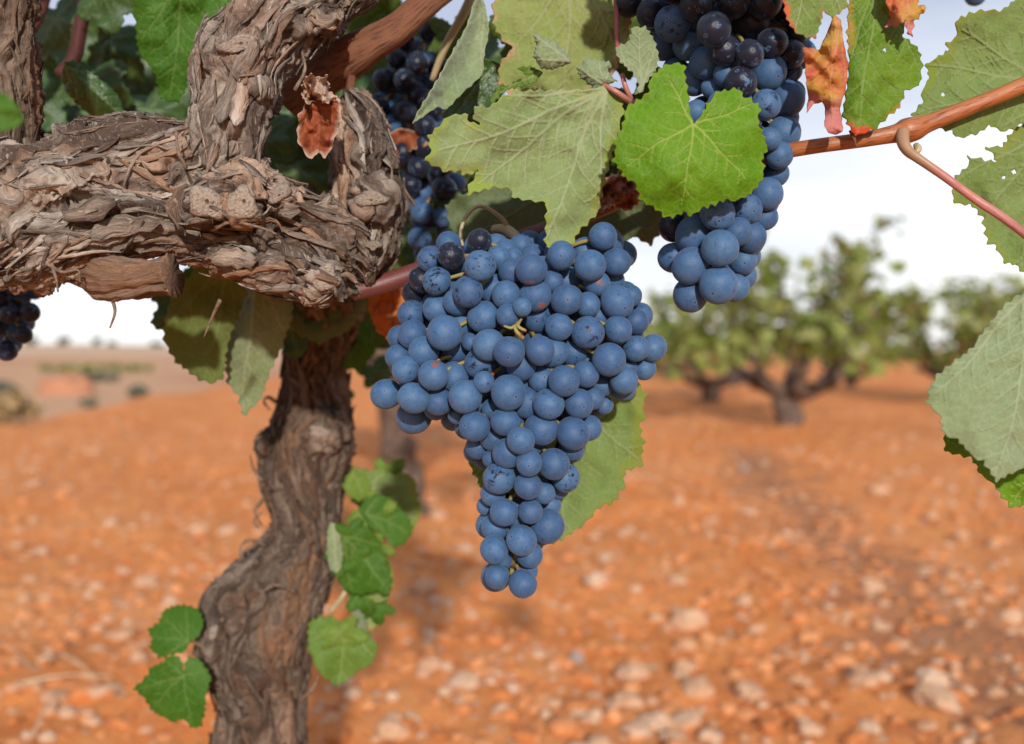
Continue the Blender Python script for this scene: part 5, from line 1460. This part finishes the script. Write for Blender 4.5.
def bunch(name_loc, label, berries, axis, halfw, dc, T, group, seed, fill=140, fill_r=14.2, extra_stem=(), squash=.91, max_parts=100, poles=.55):
    """berries: (px, py, rpx, layer, kind). axis(y), halfw(y) in px describe the body; dc depth of its middle"""
    r = np.random.default_rng(seed)
    root = thing('grape_bunch', name_loc, label, 'grape bunch', group)
    B = np.array([[x, y, 0, rp * (1.0 if l < .5 else 1.07)] for (x, y, rp, l, k) in berries], float)
    lay = np.array([l for (_, _, _, l, _) in berries], float)
    u = np.clip((B[:, 0] - axis(B[:, 1])) / halfw(B[:, 1]), -1, 1)
    Tm = np.minimum(T, halfw(B[:, 1])) * dc / FPX
    B[:, 2] = dc - Tm * np.sqrt(1 - u ** 2) + lay * .0065
    B = relax(B, squash=squash)
    pos = P(B[:, 0], B[:, 1], B[:, 2]); rad = B[:, 3] * B[:, 2] / FPX
    for i, (x, y, rp, l, k) in enumerate(berries[:max_parts]):
        c = pos[i]
        ax = P(axis(y), y + rp * .2, dc)
        d = c - ax; d /= np.linalg.norm(d) + 1e-9
        d = d * poles + r.normal(size=3) * .38 + np.array([0, -.25, -.2])
        o = link('grape', BM[k][i % len(BM[k])], root, Vector(c - np.array(name_loc)))
        o.rotation_mode = 'QUATERNION'; o.rotation_quaternion = quat_z_to(d, r.uniform(0, 6.28))
        o.scale = tuple(rad[i] * r.uniform(.96, 1.05, 3))
    # berries packed behind and inside
    A = Acc(); v0, f0 = ICO3
    apos, arad = list(pos), list(rad)
    for (x, y, rp, l, k), c, q in list(zip(berries, pos, rad))[max_parts:]:
        A.put(v0 * q + c, f0, bl=v0, br=np.full(len(v0), r.uniform(0, 40)))
    ys = B[:, 1]; y0, y1 = ys.min(), ys.max()
    made = 0
    for _ in range(fill * 60):
        if made >= fill: break
        y = r.uniform(y0 + 4, y1 - 6)
        w = halfw(np.array([y]))[0] - fill_r * .9
        if w < 3: continue
        uu = r.uniform(-1, 1)
        x = axis(np.array([y]))[0] + uu * w
        tm = min(T, w + 8) * dc / FPX
        lim = math.sqrt(max(0, 1 - uu ** 2)) * tm
        d = dc + r.uniform(-.55, 1.0) * lim
        c = P(x, y, d); q = fill_r * dc / FPX * r.uniform(.85, 1.06)
        if d < dc:
            # must stay behind the berries seen here
            near = np.hypot(B[:, 0] - x, B[:, 1] - y) < B[:, 3] * .95
            if not near.any() or d < B[near, 2].min() + q * .5: continue
        dd = np.linalg.norm(np.array(apos) - c, axis=1)
        if (dd < (np.array(arad) + q) * .82).any(): continue
        apos.append(c); arad.append(q); made += 1
        A.put(v0 * q + c, f0, bl=v0 @ np.array(Matrix.Rotation(r.uniform(0, 6), 3, 'X')), br=np.full(len(v0), r.uniform(0, 40)))
    if A.n:
        o = A.build('grapes', [M_BERRY], root); tag(o, kind='stuff')
    # rachis and the little stalk of each berry
    S = Acc()
    yy = np.linspace(y0 + 28, y1 - 8, 40)
    S.tube(P(axis(yy), yy, np.full(40, dc)), np.linspace(.0026, .0012, 40), 8)
    for i in range(len(pos)):
        y = B[i, 1] - B[i, 3] * 1.2
        y = np.clip(y, y0 + 40, y1 - 8)
        a = P(axis(np.array([y])), np.array([y]), np.array([dc]))[0]
        m = (a + pos[i]) / 2 + np.array([0, 0, .004])
        S.tube(catmull([a, m, pos[i]], 8), np.linspace(.0013, .0009, 8), 6)
    for (pts, n_) in extra_stem:
        c = catmull(pts, n_)
        S.tube(P(c[:, 0], c[:, 1], c[:, 2]), c[:, 3] * c[:, 2] / FPX, 8)
    S.build('stem', [M_STEM], root)
    return root

MAIN = [(386.2, 394.1, 16, 0), (413.4, 398.1, 15.5, -.5), (414, 416.7, 16.5, 1), (405.4, 369.9, 13.7, 0), (397.7, 357.2, 12, 1), (424.1, 351.8, 14.3, 1), (444.7, 333, 18.3, 0), (412.2, 334.5, 13.3, 1), (433.6, 375.4, 15.5, -.3), (453.8, 376.4, 14, 1),
        (438.6, 401.6, 13, 1), (465.2, 396.9, 16.5, 0), (456.8, 348, 14, 2), (484, 382, 11, 0), (480, 363.3, 15, 1), (489, 345.1, 16.5, 0), (509.2, 351.8, 15.5, -.4), (540, 350.6, 14.7, -.4), (552.5, 352, 15, 1), (521.3, 366.3, 14, 1),
        (541.4, 379.4, 12.5, 1), (563.9, 381.2, 15.7, 0), (508.2, 392.9, 17.7, 0), (526.3, 402.6, 15, 1), (548.6, 404.2, 15.4, 0), (474.5, 426.4, 16, -.2), (505.2, 421.7, 15, 0), (494, 437.9, 13, 1), (541.4, 428.8, 16, 1), (520.9, 440.9, 14, -.3),
        (508.2, 453, 14.5, 1), (528.9, 463, 13.6, -.3), (553.6, 464, 16, .2), (499.2, 478.5, 16.5, 0), (492, 459, 9, 1.5), (602.8, 236.6, 14, .2), (561.1, 255.4, 14.8, 0), (590.1, 265.4, 16, 0), (615.9, 262, 13.5, 1), (531.3, 269.5, 15.7, 0),
        (511, 271.5, 12, 1), (596.8, 283.6, 12.5, 1), (566.5, 281, 15, 2), (535.3, 296, 15, 1), (566.5, 300.1, 16, 0), (587.7, 304.8, 12, 1), (616.9, 302.1, 17, 0), (630, 296, 11, 1), (538.3, 315.8, 16, 1), (522.2, 307.4, 9.6, -1),
        (508, 315.8, 11.8, 0), (506, 295, 14, 1), (587.7, 332.6, 16.7, 0), (617.9, 329.6, 14, 0), (636, 322, 12, 1), (559, 327, 13, 1), (636.3, 348.7, 13.5, 0), (653, 348, 14.5, .4), (573, 352, 13, 1), (608.9, 359.8, 16.5, -.2),
        (598, 317, 12, 2), (585.7, 374.4, 13.8, .2), (627, 368, 10, 1), (644.2, 368.3, 11, 1), (624, 380.4, 13, 1), (602, 385, 11, 2), (578.6, 403.6, 15, 0), (593, 398, 11, 1), (573, 433.2, 16.5, 0), (589, 428, 12.5, 1), (571, 448, 12, 1),
        (565.8, 478, 13.5, 1), (528, 486, 14, -.2), (544, 493, 10.5, 1), (493, 494, 12, 1), (504, 512.4, 14.2, 0), (530.3, 511.6, 12.9, 0), (546.5, 526, 16.3, .6), (495, 527, 13, 1), (521.4, 540.6, 15.3, 0), (494, 549.7, 14, 0), (529.5, 554.6, 13, 1),
        (496.7, 576.6, 12.6, 0), (522.7, 583.6, 14, 0), (450.9, 255.4, 13.8, 0, 'd'), (479.6, 240.7, 11.6, 1, 'd'), (480, 266.2, 16, 0, 'm'), (436.8, 281.2, 14.3, 0, 'm'), (468, 291.8, 15.2, 0, 'm'), (429.5, 260.5, 11.5, 1, 'm'), (421.5, 280, 12, 1, 'd'), (414, 293, 11.5, 1, 'd'),
        (499, 258, 12, 1), (411.5, 314.5, 13.5, 1, 'm'), (437.6, 309, 14.2, 1), (457, 302, 13, 1), (495.4, 290, 15.5, 1), (484, 317, 15.4, 1), (462.4, 324, 13.4, 1), (545, 270, 13, 2),
        (604, 405, 9, 2), (588, 358, 10, 2), (523, 379, 12, 2), (499, 370, 12, 2), (471, 342, 9, 2), (492, 409, 10, 2), (478, 447, 12, 2), (474, 452, 10, 2), (457, 415, 9, 2), (513, 257, 9, 2), (486, 506, 9, 2), (552, 282, 11, 2), (611, 281, 13, 1.6), (604, 268, 12, 2), (600, 296, 12, 2)]
SCAB = {(531.3, 269.5), (535.3, 296), (596.8, 283.6), (540, 350.6), (433.6, 375.4)}
MAIN = [(b[0], b[1], b[2], b[3], b[4] if len(b) > 4 else ('s' if (b[0], b[1]) in SCAB else ('m' if (k * 7) % 19 == 3 else 'n'))) for k, b in enumerate(MAIN)]
_ay = [230, 300, 380, 400, 430, 450, 520, 590]; _ax = [528, 528, 520, 505, 527, 528, 517, 510]
m_axis = lambda y: np.interp(y, _ay, _ax)
m_half = lambda y: np.interp(y, [230, 250, 300, 340, 380, 400, 430, 480, 520, 560, 600], [88, 108, 122, 138, 138, 118, 72, 52, 42, 34, 28])
bx = P(515, 250, .49)
bunch(bx, 'big sharp blue-black grape bunch with whitish bloom hanging in the middle', MAIN, m_axis, m_half, .487, 62, 'grape bunches on the old vine', 5, fill=260,
      extra_stem=[([(522, 330, .452, 1.2), (516, 326, .448, 2), (511, 328, .447, 1.6), (504, 326, .448, 1.2)], 12), ([(514, 326, .447, 1.6), (517, 332, .446, 2), (523, 338, .448, 2.2)], 10), ([(522, 318, .452, 1.2), (518, 326, .447, 1.8), (526, 331, .446, 1.6)], 10),
                  ([(520, 338, .449, 2.4), (516, 330, .448, 2.2), (518, 320, .455, 1.4)], 10)])
main_root = [o for o in bpy.data.objects if o.name.startswith('grape_bunch')][0]
stalk('peduncle', [(494, 229, .515, 4), (505, 229, .508, 5), (514, 235, .502, 5.2), (521, 244, .497, 4.8), (524, 253, .494, 4.4), (520, 268, .490, 4)], 30, M_PET_GREEN, main_root, seed=21)
stalk('tendril', [(463, 246, .494, 1.6), (461, 238, .494, 2), (462, 226, .495, 2), (468, 214, .497, 2), (476, 207, .498, 2), (485, 207, .50, 2), (495, 213, .502, 2.1), (504, 221, .505, 2.6), (508, 230, .508, 3.4)], 40, M_PET_GREEN, main_root, seed=22)

RIGHT_B = [(720, 248.2, 18.2, 0), (690.4, 265.8, 18.5, 0), (718.6, 284.9, 19.3, -.2), (690.4, 295, 16.5, 1), (673, 257.7, 14, 1), (695.4, 234.5, 18.5, .8), (737.4, 231.9, 14.5, 0), (751, 237, 14.5, 1), (742.8, 260.3, 13.5, 1), (735, 288, 13, 1), (717.6, 213.3, 16.5, .8, 'm'), (747, 209, 14, 1, 'm'),
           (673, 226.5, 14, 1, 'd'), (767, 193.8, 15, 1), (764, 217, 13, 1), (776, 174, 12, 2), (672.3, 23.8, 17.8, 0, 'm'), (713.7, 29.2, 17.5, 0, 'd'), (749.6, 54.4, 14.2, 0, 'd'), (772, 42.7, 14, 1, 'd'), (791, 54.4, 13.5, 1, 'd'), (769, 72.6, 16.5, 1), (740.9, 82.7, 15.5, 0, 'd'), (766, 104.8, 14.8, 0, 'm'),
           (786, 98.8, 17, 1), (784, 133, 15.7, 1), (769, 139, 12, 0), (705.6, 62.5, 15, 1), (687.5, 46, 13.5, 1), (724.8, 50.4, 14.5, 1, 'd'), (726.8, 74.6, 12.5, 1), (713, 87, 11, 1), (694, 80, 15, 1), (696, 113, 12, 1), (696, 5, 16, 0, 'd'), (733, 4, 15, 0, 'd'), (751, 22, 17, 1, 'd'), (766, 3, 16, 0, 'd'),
           (650, 13, 13, 1, 'd'), (796, 36, 10, 1, 'd'), (790, 71, 11, 2, 'd'), (628, 4, 13, 1, 'd'), (672, -12, 15, 0, 'd'), (710, -22, 16, 0, 'd'), (745, -28, 16, 0, 'd'), (785, 10, 14, 1, 'd'), (645, -22, 14, 1), (779, 155, 13, 1), (745, 118, 15, .5), (748, 150, 15, .5), (735, 180, 15, .5), (700, 150, 15, .5), (705, 185, 16, .5), (720, 105, 13, 1)]  # upper berries take the dark kind: the leaf shade is in their skin
RIGHT_B = [(b[0], b[1], b[2], b[3], b[4] if len(b) > 4 else 'n') for b in RIGHT_B]
r_axis = lambda y: np.interp(y, [-60, 0, 100, 200, 300], [715, 722, 742, 728, 712])
r_half = lambda y: np.interp(y, [-60, 0, 40, 100, 200, 260, 300], [70, 98, 88, 62, 58, 50, 38])
bunch(P(725, 60, .50), 'long bunch right of centre, half hidden by the bright heart-shaped leaf', RIGHT_B, r_axis, r_half, .485, 55, 'grape bunches on the old vine', 6, fill=140, fill_r=15,
      extra_stem=[([(712, -60, .49, 4), (715, -110, .49, 4), (730, -160, .50, 4)], 10)])

def auto_bunch(label, path, width, d, rpx, seed, n_front, kinds, T=45, fill=40):
    """a bunch whose berries are packed by chance inside its body"""
    r = np.random.default_rng(seed)
    ys = np.array([p[1] for p in path], float); xs = np.array([p[0] for p in path], float); ws = np.array(width, float)
    ax = lambda y: np.interp(y, ys, xs); hw = lambda y: np.interp(y, ys, ws)
    out = []
    for _ in range(n_front * 80):
        if len(out) >= n_front: break
        y = r.uniform(ys[0], ys[-1]); x = ax(y) + r.uniform(-1, 1) * max(hw(y) - rpx * .8, 2)
        q = rpx * r.uniform(.85, 1.12)
        lay = 0 if len(out) < n_front * .6 else 1
        lim = 1.45 if lay == 0 else .9
        if all(math.hypot(x - o[0], y - o[1]) > (q + o[2]) * lim * .62 for o in out):
            out.append((x, y, q, lay, kinds[int(r.integers(len(kinds)))]))
    return bunch(P(xs[0], ys[0], d), label, out, ax, hw, d, T, 'grape bunches on the old vine', seed, fill=fill, fill_r=rpx)

auto_bunch('dim bunch in shade behind the narrow grey leaf, just right of the forked arm', [(425, 25), (415, 60), (405, 105), (420, 150), (435, 190), (437, 225), (440, 262)], [18, 34, 40, 30, 34, 34, 26], .62, 11.6, 31, 66, ['m', 'd', 'd', 'd', 'd'], 36, 50)  # mostly dark kind: this bunch's shade is put into the berries
auto_bunch('small black bunch hanging at the left edge below the dark arm', [(2, 250), (8, 285), (10, 320), (2, 354)], [30, 36, 32, 18], .60, 10.2, 32, 34, ['d'], 28, 24)
auto_bunch('tip of a bunch poking in at the top right corner', [(985, -60), (984, -30), (984, -6), (984, 8)], [26, 26, 18, 8], .60, 11, 33, 12, ['d', 'm'], 24, 6)
